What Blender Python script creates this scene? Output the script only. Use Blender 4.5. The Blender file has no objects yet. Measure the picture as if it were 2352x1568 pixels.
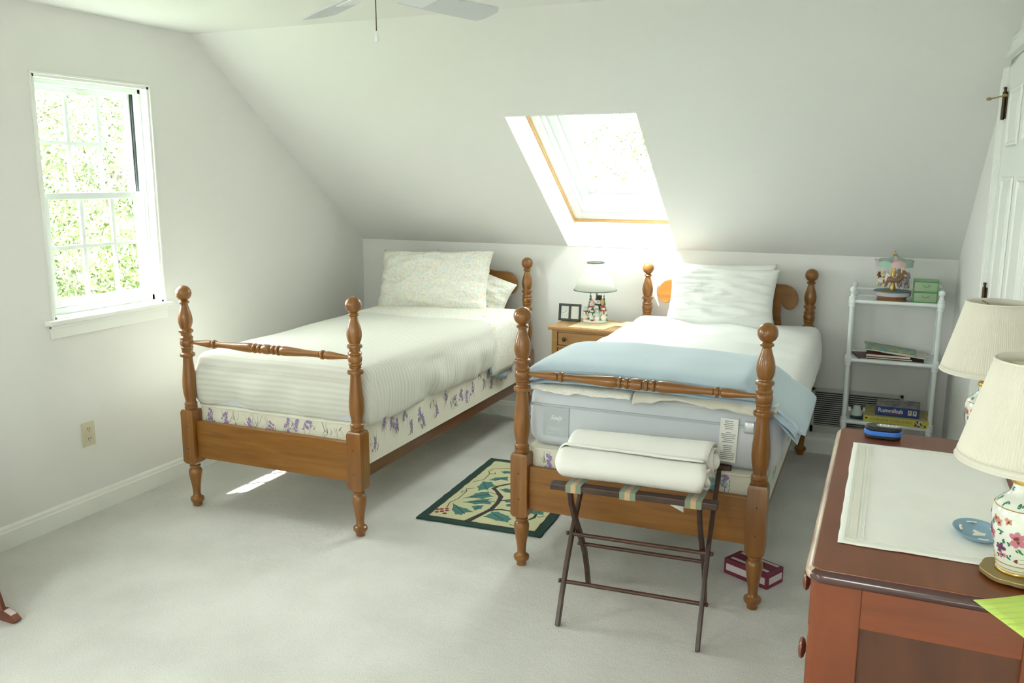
import bpy, bmesh, math, random
from mathutils import Vector, Matrix, noise
from math import pi, sin, cos, sqrt, atan2, radians as R

random.seed(7)
S = bpy.context.scene
C = S.collection

# ------------------------------------------------------------------ camera
cam_d = bpy.data.cameras.new('camera'); cam = bpy.data.objects.new('camera', cam_d); C.objects.link(cam)
yaw, pitch, roll = 0.4113, 0.188, 0.0025
Fv = Vector((-sin(yaw)*cos(pitch), cos(yaw)*cos(pitch), -sin(pitch)))
R0 = Vector((cos(yaw), sin(yaw), 0)); U0 = R0.cross(Fv)
Rv = R0*cos(roll) + U0*sin(roll); Uv = -R0*sin(roll) + U0*cos(roll)
mw = Matrix((Rv, Uv, -Fv)).transposed().to_4x4(); mw.translation = Vector((3.4243, -5.2038, 1.5931))
cam.matrix_world = mw
cam_d.sensor_width = 36.0; cam_d.lens = 1983.6/2352*36; cam_d.clip_start = 0.05; cam_d.clip_end = 200
S.camera = cam

# ------------------------------------------------------------------ view + light
S.view_settings.view_transform = 'Standard'; S.view_settings.look = 'None'
S.view_settings.gamma = 1.0; S.view_settings.use_curve_mapping = False
S.view_settings.exposure = 1.62
S.cycles.use_denoising = True
S.cycles.max_bounces = 9; S.cycles.diffuse_bounces = 6; S.cycles.glossy_bounces = 3
S.cycles.transparent_max_bounces = 12; S.cycles.transmission_bounces = 3
S.cycles.caustics_reflective = False; S.cycles.caustics_refractive = False
S.cycles.sample_clamp_indirect = 6.0
S.cycles.use_adaptive_sampling = True; S.cycles.adaptive_threshold = 0.02

SKY = 9.0
wd = bpy.data.worlds.new('sky'); S.world = wd; wd.use_nodes = True
wd.node_tree.nodes['Background'].inputs[0].default_value = (1.0, 1.0, 0.975, 1)
wd.node_tree.nodes['Background'].inputs[1].default_value = SKY

def aim(o, loc, d):
    o.location = loc
    o.rotation_euler = Vector(d).to_track_quat('-Z', 'Y').to_euler()
sun_d = bpy.data.lights.new('sun', 'SUN'); sun = bpy.data.objects.new('sun', sun_d); C.objects.link(sun)
sun_d.energy = 15.0; sun_d.angle = R(1.0); sun_d.color = (1.0, 0.96, 0.86)
aim(sun, (-3, -6, 9), (0.4, 0.4, -1.0))

def portal(name, loc, d, sx, sy):
    l = bpy.data.lights.new(name, 'AREA'); l.shape = 'RECTANGLE'; l.size = sx; l.size_y = sy
    l.cycles.is_portal = True
    o = bpy.data.objects.new(name, l); C.objects.link(o)
    return o, l
# portals only steer sampling of the sky through seen and added openings
ZK = 1.163; SL = 0.7421; YC = -1.557; ZC = 2.3185; YR = -6.56
SKN = Vector((0, 0.596, 0.803)); SKU = Vector((0, -0.803, 0.596))
def roofpt(x, s, n, side=1):
    p = Vector((x, 0, ZK)) + SKU*s + SKN*n
    if side < 0: p.y = YR - p.y
    return p
for nm, yc in (('left_window_portal', -2.187), ('fill_window_portal', YR+2.187)):
    o, l = portal(nm, (0, 0, 0), (1, 0, 0), 0.62, 1.05)
    mwp = Matrix(((0, 0, -1), (1, 0, 0), (0, -1, 0))).to_4x4()   # local -Z -> +X, local X -> Y
    mwp.translation = Vector((-0.15, yc, 1.49)); o.matrix_world = mwp
for nm, sd, xm_ in (('skylight_portal', 1, 1.8925), ('fill_skylight_portal', -1, 1.25), ('second_fill_skylight_portal', -1, 3.10)):
    o, l = portal(nm, None, None, 0.62, 1.15)
    p = roofpt(xm_, 0.62, 0.34, sd); n = Vector((0, 0.596*sd, 0.803)); x = Vector((1, 0, 0)); y = n.cross(x)
    m = Matrix((x, y, n)).transposed().to_4x4(); m.translation = p; o.matrix_world = m

# ------------------------------------------------------------------ materials
def _nt(name):
    m = bpy.data.materials.new(name); m.use_nodes = True
    return m, m.node_tree, m.node_tree.nodes['Principled BSDF']
def N(nt, t, **k):
    n = nt.nodes.new(t)
    for a, b in k.items():
        if a in n.inputs: n.inputs[a].default_value = b
        else: setattr(n, a, b)
    return n
def mat(name, col, rough=0.6, bump=None, var=None, metal=0, coat=0, sheen=0, spec=0.5, trans=0, coord='Object'):
    """bump=(scale,strength,dist)  var=(scale, second colour, contrast)"""
    m, nt, b = _nt(name)
    b.inputs['Base Color'].default_value = (*col, 1); b.inputs['Roughness'].default_value = rough
    b.inputs['Metallic'].default_value = metal; b.inputs['Coat Weight'].default_value = coat
    b.inputs['Sheen Weight'].default_value = sheen; b.inputs['Specular IOR Level'].default_value = spec
    b.inputs['Coat Roughness'].default_value = 0.12
    tc = N(nt, 'ShaderNodeTexCoord')
    if var:
        n = N(nt, 'ShaderNodeTexNoise', Scale=var[0], Detail=4.0); nt.links.new(tc.outputs[coord], n.inputs['Vector'])
        r = N(nt, 'ShaderNodeValToRGB'); k = var[2] if len(var) > 2 else 0.15
        r.color_ramp.elements[0].position = 0.5-k; r.color_ramp.elements[1].position = 0.5+k
        r.color_ramp.elements[0].color = (*col, 1); r.color_ramp.elements[1].color = (*var[1], 1)
        nt.links.new(n.outputs['Fac'], r.inputs['Fac']); nt.links.new(r.outputs['Color'], b.inputs['Base Color'])
    if bump:
        n = N(nt, 'ShaderNodeTexNoise', Scale=bump[0], Detail=3.0); nt.links.new(tc.outputs[coord], n.inputs['Vector'])
        u = N(nt, 'ShaderNodeBump', Strength=bump[1], Distance=bump[2] if len(bump) > 2 else 0.002)
        nt.links.new(n.outputs['Fac'], u.inputs['Height']); nt.links.new(u.outputs['Normal'], b.inputs['Normal'])
    return m
def wood(name, c1, c2, scale=(1, 12, 12), rough=0.3, coat=0.4, rings=3.0):
    m, nt, b = _nt(name)
    b.inputs['Roughness'].default_value = rough; b.inputs['Coat Weight'].default_value = coat
    b.inputs['Coat Roughness'].default_value = 0.15
    tc = N(nt, 'ShaderNodeTexCoord'); mp = N(nt, 'ShaderNodeMapping'); mp.inputs['Scale'].default_value = scale
    n = N(nt, 'ShaderNodeTexNoise', Scale=rings, Detail=6.0, Distortion=0.6)
    r = N(nt, 'ShaderNodeValToRGB'); r.color_ramp.elements[0].position = 0.3; r.color_ramp.elements[1].position = 0.7
    r.color_ramp.elements[0].color = (*c1, 1); r.color_ramp.elements[1].color = (*c2, 1)
    nt.links.new(tc.outputs['Object'], mp.inputs['Vector']); nt.links.new(mp.outputs[0], n.inputs['Vector'])
    nt.links.new(n.outputs['Fac'], r.inputs['Fac']); nt.links.new(r.outputs['Color'], b.inputs['Base Color'])
    n2 = N(nt, 'ShaderNodeTexNoise', Scale=rings*8, Detail=2.0); nt.links.new(mp.outputs[0], n2.inputs['Vector'])
    u = N(nt, 'ShaderNodeBump', Strength=0.12, Distance=0.001)
    nt.links.new(n2.outputs['Fac'], u.inputs['Height']); nt.links.new(u.outputs['Normal'], b.inputs['Normal'])
    return m

WALL = mat('painted_wall', (0.80, 0.80, 0.785), 0.9, bump=(180, 0.08, 0.001))
CEIL = mat('painted_ceiling', (0.80, 0.80, 0.79), 0.92, bump=(120, 0.08, 0.001))
TRIM = mat('white_trim_paint', (0.84, 0.86, 0.83), 0.45)
VINYL = mat('white_vinyl', (0.80, 0.87, 0.85), 0.4)
WHITEP = mat('white_enamel', (0.80, 0.84, 0.86), 0.35)
DARK = mat('dark_track', (0.02, 0.025, 0.03), 0.6)
LATCH = mat('cream_latch', (0.78, 0.77, 0.66), 0.5)

def carpet():
    m, nt, b = _nt('carpet')
    b.inputs['Roughness'].default_value = 1.0; b.inputs['Sheen Weight'].default_value = 0.15
    b.inputs['Specular IOR Level'].default_value = 0.1
    tc = N(nt, 'ShaderNodeTexCoord')
    n = N(nt, 'ShaderNodeTexNoise', Scale=3.0, Detail=5.0); nt.links.new(tc.outputs['Object'], n.inputs['Vector'])
    f = N(nt, 'ShaderNodeTexNoise', Scale=260.0, Detail=3.0); nt.links.new(tc.outputs['Object'], f.inputs['Vector'])
    r = N(nt, 'ShaderNodeValToRGB'); r.color_ramp.elements[0].position = 0.35; r.color_ramp.elements[1].position = 0.65
    r.color_ramp.elements[0].color = (0.62, 0.61, 0.585, 1); r.color_ramp.elements[1].color = (0.70, 0.69, 0.665, 1)
    nt.links.new(n.outputs['Fac'], r.inputs['Fac'])
    r2 = N(nt, 'ShaderNodeValToRGB'); r2.color_ramp.elements[0].position = 0.3; r2.color_ramp.elements[1].position = 0.7
    r2.color_ramp.elements[0].color = (0.82, 0.82, 0.82, 1); r2.color_ramp.elements[1].color = (1.1, 1.1, 1.1, 1)
    nt.links.new(f.outputs['Fac'], r2.inputs['Fac'])
    mx = N(nt, 'ShaderNodeMix', data_type='RGBA', blend_type='MULTIPLY'); mx.inputs['Factor'].default_value = 1
    nt.links.new(r.outputs['Color'], mx.inputs['A']); nt.links.new(r2.outputs['Color'], mx.inputs['B'])
    nt.links.new(mx.outputs['Result'], b.inputs['Base Color'])
    ad = N(nt, 'ShaderNodeMath', operation='ADD')
    mu = N(nt, 'ShaderNodeMath', operation='MULTIPLY'); mu.inputs[1].default_value = 1.6
    n3 = N(nt, 'ShaderNodeTexNoise', Scale=22.0, Detail=3.0); nt.links.new(tc.outputs['Object'], n3.inputs['Vector'])
    nt.links.new(n3.outputs['Fac'], mu.inputs[0]); nt.links.new(mu.outputs[0], ad.inputs[0]); nt.links.new(f.outputs['Fac'], ad.inputs[1])
    u = N(nt, 'ShaderNodeBump', Strength=0.55, Distance=0.004)
    nt.links.new(ad.outputs[0], u.inputs['Height']); nt.links.new(u.outputs['Normal'], b.inputs['Normal'])
    return m
CARPET = carpet()

def shade(name, col, tr=0.35):
    m, nt, b = _nt(name); b.inputs['Base Color'].default_value = (*col, 1); b.inputs['Roughness'].default_value = 1.0
    t = N(nt, 'ShaderNodeBsdfTranslucent'); t.inputs[0].default_value = (*col, 1)
    mx = N(nt, 'ShaderNodeMixShader'); mx.inputs[0].default_value = tr; o = nt.nodes['Material Output']
    nt.links.new(b.outputs[0], mx.inputs[1]); nt.links.new(t.outputs[0], mx.inputs[2]); nt.links.new(mx.outputs[0], o.inputs[0])
    return m
def glass(name='window_glass', tint=(0.95, 0.98, 0.96)):
    m = bpy.data.materials.new(name); m.use_nodes = True; nt = m.node_tree; nt.nodes.clear()
    o = N(nt, 'ShaderNodeOutputMaterial'); t = N(nt, 'ShaderNodeBsdfTransparent'); g = N(nt, 'ShaderNodeBsdfGlossy', Roughness=0.02)
    t.inputs[0].default_value = (*tint, 1)
    mx = N(nt, 'ShaderNodeMixShader'); mx.inputs[0].default_value = 0.05
    nt.links.new(t.outputs[0], mx.inputs[1]); nt.links.new(g.outputs[0], mx.inputs[2]); nt.links.new(mx.outputs[0], o.inputs[0])
    return m
GLASS = glass(); ROOFGLASS = glass('tinted_roof_glass', (0.74, 0.77, 0.75))  # roof glass tint added to cut the glare through the visible skylight

MAPLE = wood('honey_maple', (0.17, 0.060, 0.009), (0.29, 0.118, 0.020), (14, 14, 1.2), 0.32, 0.4, 2.5)
MAPLEH = wood('honey_maple_boards', (0.20, 0.075, 0.009), (0.31, 0.130, 0.019), (1.2, 14, 14), 0.42, 0.2, 2.5)
PINE = wood('golden_pine', (0.33, 0.165, 0.052), (0.44, 0.235, 0.08), (1.5, 12, 12), 0.4, 0.2, 3)
CHERRY = wood('red_cherry', (0.14, 0.027, 0.005), (0.245, 0.056, 0.010), (9, 9, 0.9), 0.5, 0.08, 1.6)
CHERRYT = wood('red_cherry_top', (0.13, 0.030, 0.007), (0.22, 0.058, 0.013), (6, 1.2, 6), 0.42, 0.15, 1.3)
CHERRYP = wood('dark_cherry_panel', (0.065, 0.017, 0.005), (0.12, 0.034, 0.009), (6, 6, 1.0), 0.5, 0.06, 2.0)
MOULD = wood('dark_moulding', (0.035, 0.012, 0.012), (0.08, 0.025, 0.022), (1, 8, 8), 0.25, 0.7, 3)
WALNUT = wood('dark_walnut', (0.032, 0.014, 0.009), (0.065, 0.028, 0.017), (3, 3, 3), 0.42, 0.15, 6)
WALNUTR = wood('reddish_walnut', (0.05, 0.018, 0.010), (0.10, 0.035, 0.018), (3, 3, 3), 0.35, 0.2, 6)
MAHOG = wood('mahogany', (0.11, 0.028, 0.014), (0.19, 0.05, 0.024), (3, 3, 8), 0.35, 0.4, 4)
BRASS = mat('aged_brass', (0.36, 0.27, 0.12), 0.5, metal=0.8)
GOLD = mat('gold_band', (0.62, 0.40, 0.12), 0.3, metal=0.8)
IRON = mat('dark_bronze', (0.08, 0.055, 0.035), 0.4, metal=0.8)
BLACKP = mat('black_plastic', (0.015, 0.016, 0.017), 0.4)

def cloth(name, col, rough=0.95, weave=500, st=0.25, col2=None, sheen=0.2):
    return mat(name, col, rough, bump=(weave, st, 0.001), var=(6, col2, 0.2) if col2 else None, sheen=sheen, coord='Object')
def striped_knit():
    m, nt, b = _nt('cream_ribbed_knit')
    b.inputs['Roughness'].default_value = 1.0; b.inputs['Sheen Weight'].default_value = 0.2
    uv = N(nt, 'ShaderNodeTexCoord'); sp = N(nt, 'ShaderNodeSeparateXYZ'); nt.links.new(uv.outputs['UV'], sp.inputs[0])
    def wave(inp, f):
        mu = N(nt, 'ShaderNodeMath', operation='MULTIPLY'); mu.inputs[1].default_value = f*2*pi; nt.links.new(inp, mu.inputs[0])
        s = N(nt, 'ShaderNodeMath', operation='SINE'); nt.links.new(mu.outputs[0], s.inputs[0]); return s.outputs[0]
    a = wave(sp.outputs['Y'], 38.0)      # broad ribs
    c = wave(sp.outputs['Y'], 190.0); d = wave(sp.outputs['X'], 160.0)
    r = N(nt, 'ShaderNodeValToRGB'); r.color_ramp.elements[0].position = 0.25; r.color_ramp.elements[1].position = 0.8
    r.color_ramp.elements[0].color = (0.66, 0.66, 0.61, 1); r.color_ramp.elements[1].color = (0.73, 0.72, 0.66, 1)
    ma = N(nt, 'ShaderNodeMath', operation='MULTIPLY_ADD'); ma.inputs[1].default_value = 0.5; ma.inputs[2].default_value = 0.5
    nt.links.new(a, ma.inputs[0]); nt.links.new(ma.outputs[0], r.inputs['Fac']); nt.links.new(r.outputs['Color'], b.inputs['Base Color'])
    m1 = N(nt, 'ShaderNodeMath', operation='MULTIPLY'); nt.links.new(c, m1.inputs[0]); nt.links.new(d, m1.inputs[1])
    m2 = N(nt, 'ShaderNodeMath', operation='MULTIPLY_ADD'); m2.inputs[1].default_value = 0.6
    nt.links.new(m1.outputs[0], m2.inputs[0]); nt.links.new(a, m2.inputs[2])
    u = N(nt, 'ShaderNodeBump', Strength=0.42, Distance=0.0018)
    nt.links.new(m2.outputs[0], u.inputs['Height']); nt.links.new(u.outputs['Normal'], b.inputs['Normal'])
    return m
KNIT = striped_knit()
def floral_sheet(name, base):
    m, nt, b = _nt(name)
    b.inputs['Roughness'].default_value = 0.95
    tc = N(nt, 'ShaderNodeTexCoord')
    prev = None
    cols = [((0.84, 0.62, 0.52), 62, 0.34, 0), ((0.86, 0.76, 0.50), 75, 0.34, 5), ((0.66, 0.74, 0.80), 66, 0.36, 11), ((0.68, 0.77, 0.62), 90, 0.30, 17)]
    for c, sc, th, off in cols:
        mp = N(nt, 'ShaderNodeMapping'); mp.inputs['Location'].default_value = (off, off*0.7, off*0.3)
        nt.links.new(tc.outputs['UV'], mp.inputs['Vector'])
        ns = N(nt, 'ShaderNodeTexNoise', Scale=60.0); nt.links.new(mp.outputs[0], ns.inputs['Vector'])
        mxv = N(nt, 'ShaderNodeVectorMath', operation='MULTIPLY_ADD'); nt.links.new(ns.outputs['Color'], mxv.inputs[0])
        mxv.inputs[1].default_value = (0.012, 0.012, 0.012); nt.links.new(mp.outputs[0], mxv.inputs[2])
        v = N(nt, 'ShaderNodeTexVoronoi', Scale=float(sc)); nt.links.new(mxv.outputs[0], v.inputs['Vector'])
        r = N(nt, 'ShaderNodeValToRGB'); r.color_ramp.elements[0].position = th-0.06; r.color_ramp.elements[1].position = th+0.05
        r.color_ramp.elements[0].color = (0.75, 0.75, 0.75, 1); r.color_ramp.elements[1].color = (0, 0, 0, 1)
        nt.links.new(v.outputs['Distance'], r.inputs['Fac'])
        mx = N(nt, 'ShaderNodeMix', data_type='RGBA')
        nt.links.new(r.outputs['Color'], mx.inputs['Factor'])
        if prev: nt.links.new(prev, mx.inputs['A'])
        else: mx.inputs['A'].default_value = (*base, 1)
        mx.inputs['B'].default_value = (*c, 1); prev = mx.outputs['Result']
    nt.links.new(prev, b.inputs['Base Color'])
    n = N(nt, 'ShaderNodeTexNoise', Scale=400.0); nt.links.new(tc.outputs['UV'], n.inputs['Vector'])
    u = N(nt, 'ShaderNodeBump', Strength=0.1, Distance=0.001); nt.links.new(n.outputs['Fac'], u.inputs['Height']); nt.links.new(u.outputs['Normal'], b.inputs['Normal'])
    return m
FLORAL = floral_sheet('tiny_floral_cotton', (0.84, 0.84, 0.80))
WHITEC = cloth('white_cotton', (0.84, 0.85, 0.83), weave=300, st=0.12)
QUILT = mat('white_quilted_cotton', (0.86, 0.87, 0.86), 0.95, bump=(45, 0.35, 0.004), sheen=0.2)
BLUE = cloth('light_blue_fleece', (0.46, 0.58, 0.68), weave=220, st=0.3, col2=(0.50, 0.62, 0.71), sheen=0.4)
BLUED = cloth('dusty_blue_fleece', (0.30, 0.42, 0.50), weave=220, st=0.3, sheen=0.3)
CREAMB = cloth('cream_blanket_cloth', (0.66, 0.64, 0.56), weave=300, st=0.3, sheen=0.3)
TOWELM = cloth('ivory_cotton', (0.80, 0.80, 0.76), weave=260, st=0.25, sheen=0.3)
TICK = cloth('cream_ticking', (0.70, 0.68, 0.58), weave=500, st=0.1)
MATTG = cloth('pale_grey_knit', (0.60, 0.63, 0.68), weave=350, st=0.2)
MATTW = cloth('white_pillow_top', (0.74, 0.77, 0.79), weave=120, st=0.25)
LABELG = mat('grey_label_cloth', (0.47, 0.51, 0.54), 0.9)
PURPLE = mat('purple_print', (0.33, 0.23, 0.45), 0.9)
BLUEP = mat('blue_print', (0.10, 0.16, 0.36), 0.9)
STEMG = mat('stem_green_print', (0.17, 0.19, 0.11), 0.9)
AQUA = mat('aqua_print', (0.22, 0.52, 0.60), 0.9)
PAPERW = mat('white_paper', (0.80, 0.81, 0.76), 0.8)
INK = mat('grey_ink', (0.22, 0.24, 0.25), 0.8)

# ------------------------------------------------------------------ geometry helpers
MWX = {}
def wmat(o): return MWX.get(o.name, Matrix())
class MB:
    def __init__(s): s.v = []; s.f = []; s.m = []; s.uv = []; s.has_uv = False
    def add(s, vs, fs, mi=0, uv=None):
        b = len(s.v); s.v += [Vector(p) for p in vs]
        s.uv += (uv if uv else [(0, 0)]*len(vs)); s.has_uv = s.has_uv or bool(uv)
        for f in fs: s.f.append([b+i for i in f]); s.m.append(mi)
        return s
    def box(s, a, b, mi=0, M=None):
        x0, y0, z0 = a; x1, y1, z1 = b
        vs = [Vector(p) for p in ((x0, y0, z0), (x1, y0, z0), (x1, y1, z0), (x0, y1, z0), (x0, y0, z1), (x1, y0, z1), (x1, y1, z1), (x0, y1, z1))]
        if M: vs = [M @ p for p in vs]
        return s.add(vs, [(3, 2, 1, 0), (4, 5, 6, 7), (0, 1, 5, 4), (1, 2, 6, 5), (2, 3, 7, 6), (3, 0, 4, 7)], mi)
    def cbox(s, c, d, mi=0, M=None):
        return s.box([c[i]-d[i]/2 for i in range(3)], [c[i]+d[i]/2 for i in range(3)], mi, M)
    def lathe(s, prof, c=(0, 0, 0), seg=24, mi=0, axis='z', sx=1, sy=1, fn=None):
        """prof = [(radius, height)]"""
        vs = []; fs = []
        for (r, z) in prof:
            for k in range(seg):
                a = 2*pi*k/seg; rr = r*(fn(a, z) if fn else 1)
                p = (rr*cos(a)*sx, rr*sin(a)*sy, z)
                if axis == 'x': p = (p[2], p[0], p[1])
                if axis == 'y': p = (p[0], p[2], p[1])
                vs.append((p[0]+c[0], p[1]+c[1], p[2]+c[2]))
        n = len(prof)
        for i in range(n-1):
            for k in range(seg):
                a, b = i*seg+k, i*seg+(k+1) % seg
                q = (a, b, b+seg, a+seg)
                fs.append(q if axis != 'y' else q[::-1])
        lo = tuple(range(seg)); hi = tuple((n-1)*seg+k for k in range(seg))
        if prof[0][0] > 1e-5: fs.append(lo[::-1] if axis != 'y' else lo)
        if prof[-1][0] > 1e-5: fs.append(hi if axis != 'y' else hi[::-1])
        return s.add(vs, fs, mi)
    def ell(s, c, r, mi=0, seg=16, ring=10, M=None):
        prof = [(sin(pi*i/ring), -cos(pi*i/ring)) for i in range(ring+1)]
        vs = []; fs = []
        for (a, z) in prof:
            for k in range(seg):
                t = 2*pi*k/seg; p = Vector((a*cos(t)*r[0], a*sin(t)*r[1], z*r[2]))
                if M: p = M @ p
                vs.append(p+Vector(c))
        for i in range(ring):
            for k in range(seg):
                fs.append((i*seg+k, i*seg+(k+1) % seg, (i+1)*seg+(k+1) % seg, (i+1)*seg+k))
        return s.add(vs, fs, mi)
    def tube(s, pts, r, seg=8, mi=0, cap=True, flat=1.0):
        pts = [Vector(p) for p in pts]; n = len(pts); rs = r if isinstance(r, (list, tuple)) else [r]*n
        vs = []; fs = []; up = Vector((0, 0, 1)); px = None
        for i, p in enumerate(pts):
            t = (pts[min(i+1, n-1)]-pts[max(i-1, 0)]).normalized()
            if px is None:
                ref = up if abs(t.dot(up)) < 0.9 else Vector((1, 0, 0)); px = t.cross(ref).normalized()
            else: px = (px-t*px.dot(t)).normalized()
            py = t.cross(px)
            for k in range(seg):
                a = 2*pi*k/seg; vs.append(p+px*cos(a)*rs[i]+py*sin(a)*rs[i]*flat)
        for i in range(n-1):
            for k in range(seg):
                a, b = i*seg+k, i*seg+(k+1) % seg; fs.append((a, b, b+seg, a+seg))
        if cap: fs.append(tuple(range(seg))[::-1]); fs.append(tuple((n-1)*seg+k for k in range(seg)))
        return s.add(vs, fs, mi)
    def prism(s, poly, z0, z1, mi=0, M=None):
        n = len(poly); vs = [Vector((x, y, z0)) for x, y in poly]+[Vector((x, y, z1)) for x, y in poly]
        area = sum(poly[i][0]*poly[(i+1) % n][1]-poly[(i+1) % n][0]*poly[i][1] for i in range(n))
        fs = [tuple(range(n))[::-1], tuple(range(n, 2*n))]+[(i, (i+1) % n, n+(i+1) % n, n+i) for i in range(n)]
        if area < 0: fs = [f[::-1] for f in fs]
        if M: vs = [M @ p for p in vs]
        return s.add(vs, fs, mi)
    def grid(s, fn, nu, nv, mi=0, uvfn=None, wrapu=False):
        vs = []; uv = []; fs = []
        for j in range(nv+1):
            for i in range(nu+(0 if wrapu else 1)):
                u, v = i/nu, j/nv; vs.append(fn(u, v)); uv.append(uvfn(u, v) if uvfn else (u, v))
        w = nu if wrapu else nu+1
        for j in range(nv):
            for i in range(nu):
                a = j*w+i; b = j*w+(i+1) % w if wrapu else a+1; fs.append((a, b, b+w, a+w))
        return s.add(vs, fs, mi, uv)
    def build(s, name, mats, parent=None, smooth=None, bevel=0, world=False, subsurf=0, solid=0, loc=None, weld=False):
        if not isinstance(mats, (list, tuple)): mats = [mats]
        vs = s.v
        P = wmat(parent) if parent is not None else Matrix()
        if world and parent is not None: I = P.inverted(); vs = [I @ p for p in vs]
        L = Vector((0, 0, 0))
        if loc is not None and parent is None: L = Vector(loc); vs = [p-L for p in vs] if world else vs
        me = bpy.data.meshes.new(name); me.from_pydata([tuple(p) for p in vs], [], s.f)
        for m in mats: me.materials.append(m)
        me.polygons.foreach_set('material_index', s.m)
        if s.has_uv:
            l = me.uv_layers.new(name='UVMap')
            for lp in me.loops: l.data[lp.index].uv = s.uv[lp.vertex_index]
        me.validate(); me.update()
        if smooth is not None:
            me.shade_smooth()
            if smooth < 180: me.set_sharp_from_angle(angle=R(smooth))
        o = bpy.data.objects.new(name, me); C.objects.link(o)
        if parent is not None: o.parent = parent
        else: o.location = L
        MWX[o.name] = P if parent is not None else Matrix.Translation(L)
        if bevel:
            b = o.modifiers.new('bevel', 'BEVEL'); b.width = bevel; b.segments = 2; b.limit_method = 'ANGLE'; b.angle_limit = R(40)
        if solid:
            q = o.modifiers.new('solid', 'SOLIDIFY'); q.thickness = solid; q.offset = -1
        if subsurf:
            q = o.modifiers.new('sub', 'SUBSURF'); q.levels = subsurf; q.render_levels = subsurf
        return o
def tag(o, label, cat, group=None, kind=None):
    if label: o['label'] = label
    if cat: o['category'] = cat
    if group: o['group'] = group
    if kind: o['kind'] = kind
    return o
def thing(name, label, cat, loc=(0, 0, 0), rz=0, group=None):
    o = bpy.data.objects.new(name, None); C.objects.link(o); o.location = loc; o.rotation_euler = (0, 0, rz)
    o.empty_display_size = 0.05
    MWX[o.name] = Matrix.Translation(Vector(loc)) @ Matrix.Rotation(rz, 4, 'Z')
    return tag(o, label, cat, group)
def struct(o): o['kind'] = 'structure'; return o
def copy_tree(o, loc, rz, label):
    c = o.copy(); C.objects.link(c); c.location = loc; c.rotation_euler = (0, 0, rz); c['label'] = label
    MWX[c.name] = Matrix.Translation(Vector(loc)) @ Matrix.Rotation(rz, 4, 'Z')
    for ch in o.children:
        d = ch.copy(); C.objects.link(d); d.parent = c; MWX[d.name] = MWX[c.name]
        for g in ch.children:
            e = g.copy(); C.objects.link(e); e.parent = d; MWX[e.name] = MWX[c.name]
    return c
def text_mb(body, size, M, shear=0, depth=0.0004, bold=0, sx=1.0, mi=0, mb=None):
    cu = bpy.data.curves.new('txt', 'FONT'); cu.body = body; cu.size = size; cu.shear = shear; cu.offset = bold
    cu.align_x = 'CENTER'; cu.align_y = 'CENTER'; cu.resolution_u = 2; cu.extrude = depth
    o = bpy.data.objects.new('txt', cu); dg = bpy.context.evaluated_depsgraph_get()
    C.objects.link(o); dg.update(); me = bpy.data.meshes.new_from_object(o.evaluated_get(dg))
    C.objects.unlink(o); bpy.data.objects.remove(o)
    mb = mb or MB(); T = M @ Matrix.Diagonal((sx, 1, 1, 1))
    mb.add([T @ v.co for v in me.vertices], [tuple(p.vertices) for p in me.polygons], mi)
    bpy.data.meshes.remove(me); return mb
def nz(x, y=0., z=0.): return noise.noise(Vector((x, y, z)))

# ------------------------------------------------------------------ room shell
W0 = 3.769; WK = 0.03
def wx(y): return W0 - WK*y
def roofz(y):
    if y > YC: return ZK - SL*y
    if y < YR-YC: return ZK - SL*(YR-y)
    return ZC
MB().box((-0.2, YR-0.2, -0.12), (4.2, 0.2, 0)).build('floor', CARPET)
struct(bpy.data.objects['floor'])
WIN = [(-2.509, -1.864, 0.957, 2.026), (YR+1.864, YR+2.509, 0.957, 2.026)]
m = MB(); ys = sorted({0, YC, YR, YR-YC, -3.28} | {w[0] for w in WIN} | {w[1] for w in WIN}, reverse=True)
for a, b in zip(ys, ys[1:]):
    hole = [w for w in WIN if w[0] <= b+1e-6 and w[1] >= a-1e-6]
    def q(z0a, z0b, z1a, z1b):
        m.add([(0, a, z0a), (0, b, z0b), (0, b, z1b), (0, a, z1a)], [(3, 2, 1, 0)])
    if hole:
        q(0, 0, hole[0][2], hole[0][2]); q(hole[0][3], hole[0][3], roofz(a), roofz(b))
    else: q(0, 0, roofz(a), roofz(b))
struct(m.build('wall_left', WALL, solid=0.13))
MB().box((-0.1, 0, 0), (4.0, 0.1, ZK)).build('wall_back', WALL); struct(bpy.data.objects['wall_back'])
MB().box((-0.1, YR-0.1, 0), (4.1, YR, ZK)).build('wall_front', WALL); struct(bpy.data.objects['wall_front'])
DY0, DY1, DZ = -1.16, -2.04, 2.055     # door opening in the right wall
m = MB(); ys = [0, DY0, YC, DY1, YR-YC, YR]
for a, b in zip(ys, ys[1:]):
    z0 = DZ if (a <= DY0+1e-6 and b >= DY1-1e-6) else 0
    m.add([(wx(a), a, z0), (wx(b), b, z0), (wx(b), b, roofz(b)), (wx(a), a, roofz(a))], [(0, 1, 2, 3)])
struct(m.build('wall_right', WALL, solid=0.12))
MB().box((-0.1, YR-YC, ZC), (4.1, YC, ZC+0.1)).build('ceiling', CEIL); struct(bpy.data.objects['ceiling'])
HX0, HX1, HS = 1.54, 2.245, 1.239
LS = sqrt(YC*YC + (ZC-ZK)**2)
for side in (1, -1):
    m = MB()
    xs = [-0.1, HX0, HX1, 4.1] if side > 0 else [-0.1, 0.8975, 1.6025, 2.7475, 3.4525, 4.1]; ss = [0, HS, LS]
    for i in range(len(xs)-1):
        for j in range(2):
            if i % 2 == 1 and j == 0: continue
            f = [roofpt(xs[i], ss[j], 0, side), roofpt(xs[i+1], ss[j], 0, side), roofpt(xs[i+1], ss[j+1], 0, side), roofpt(xs[i], ss[j+1], 0, side)]
            m.add(f, [(0, 1, 2, 3) if side > 0 else (3, 2, 1, 0)])
    o = struct(m.build('ceiling', CEIL, solid=-0.12 if False else 0.12))
    o['slope'] = 1

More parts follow.
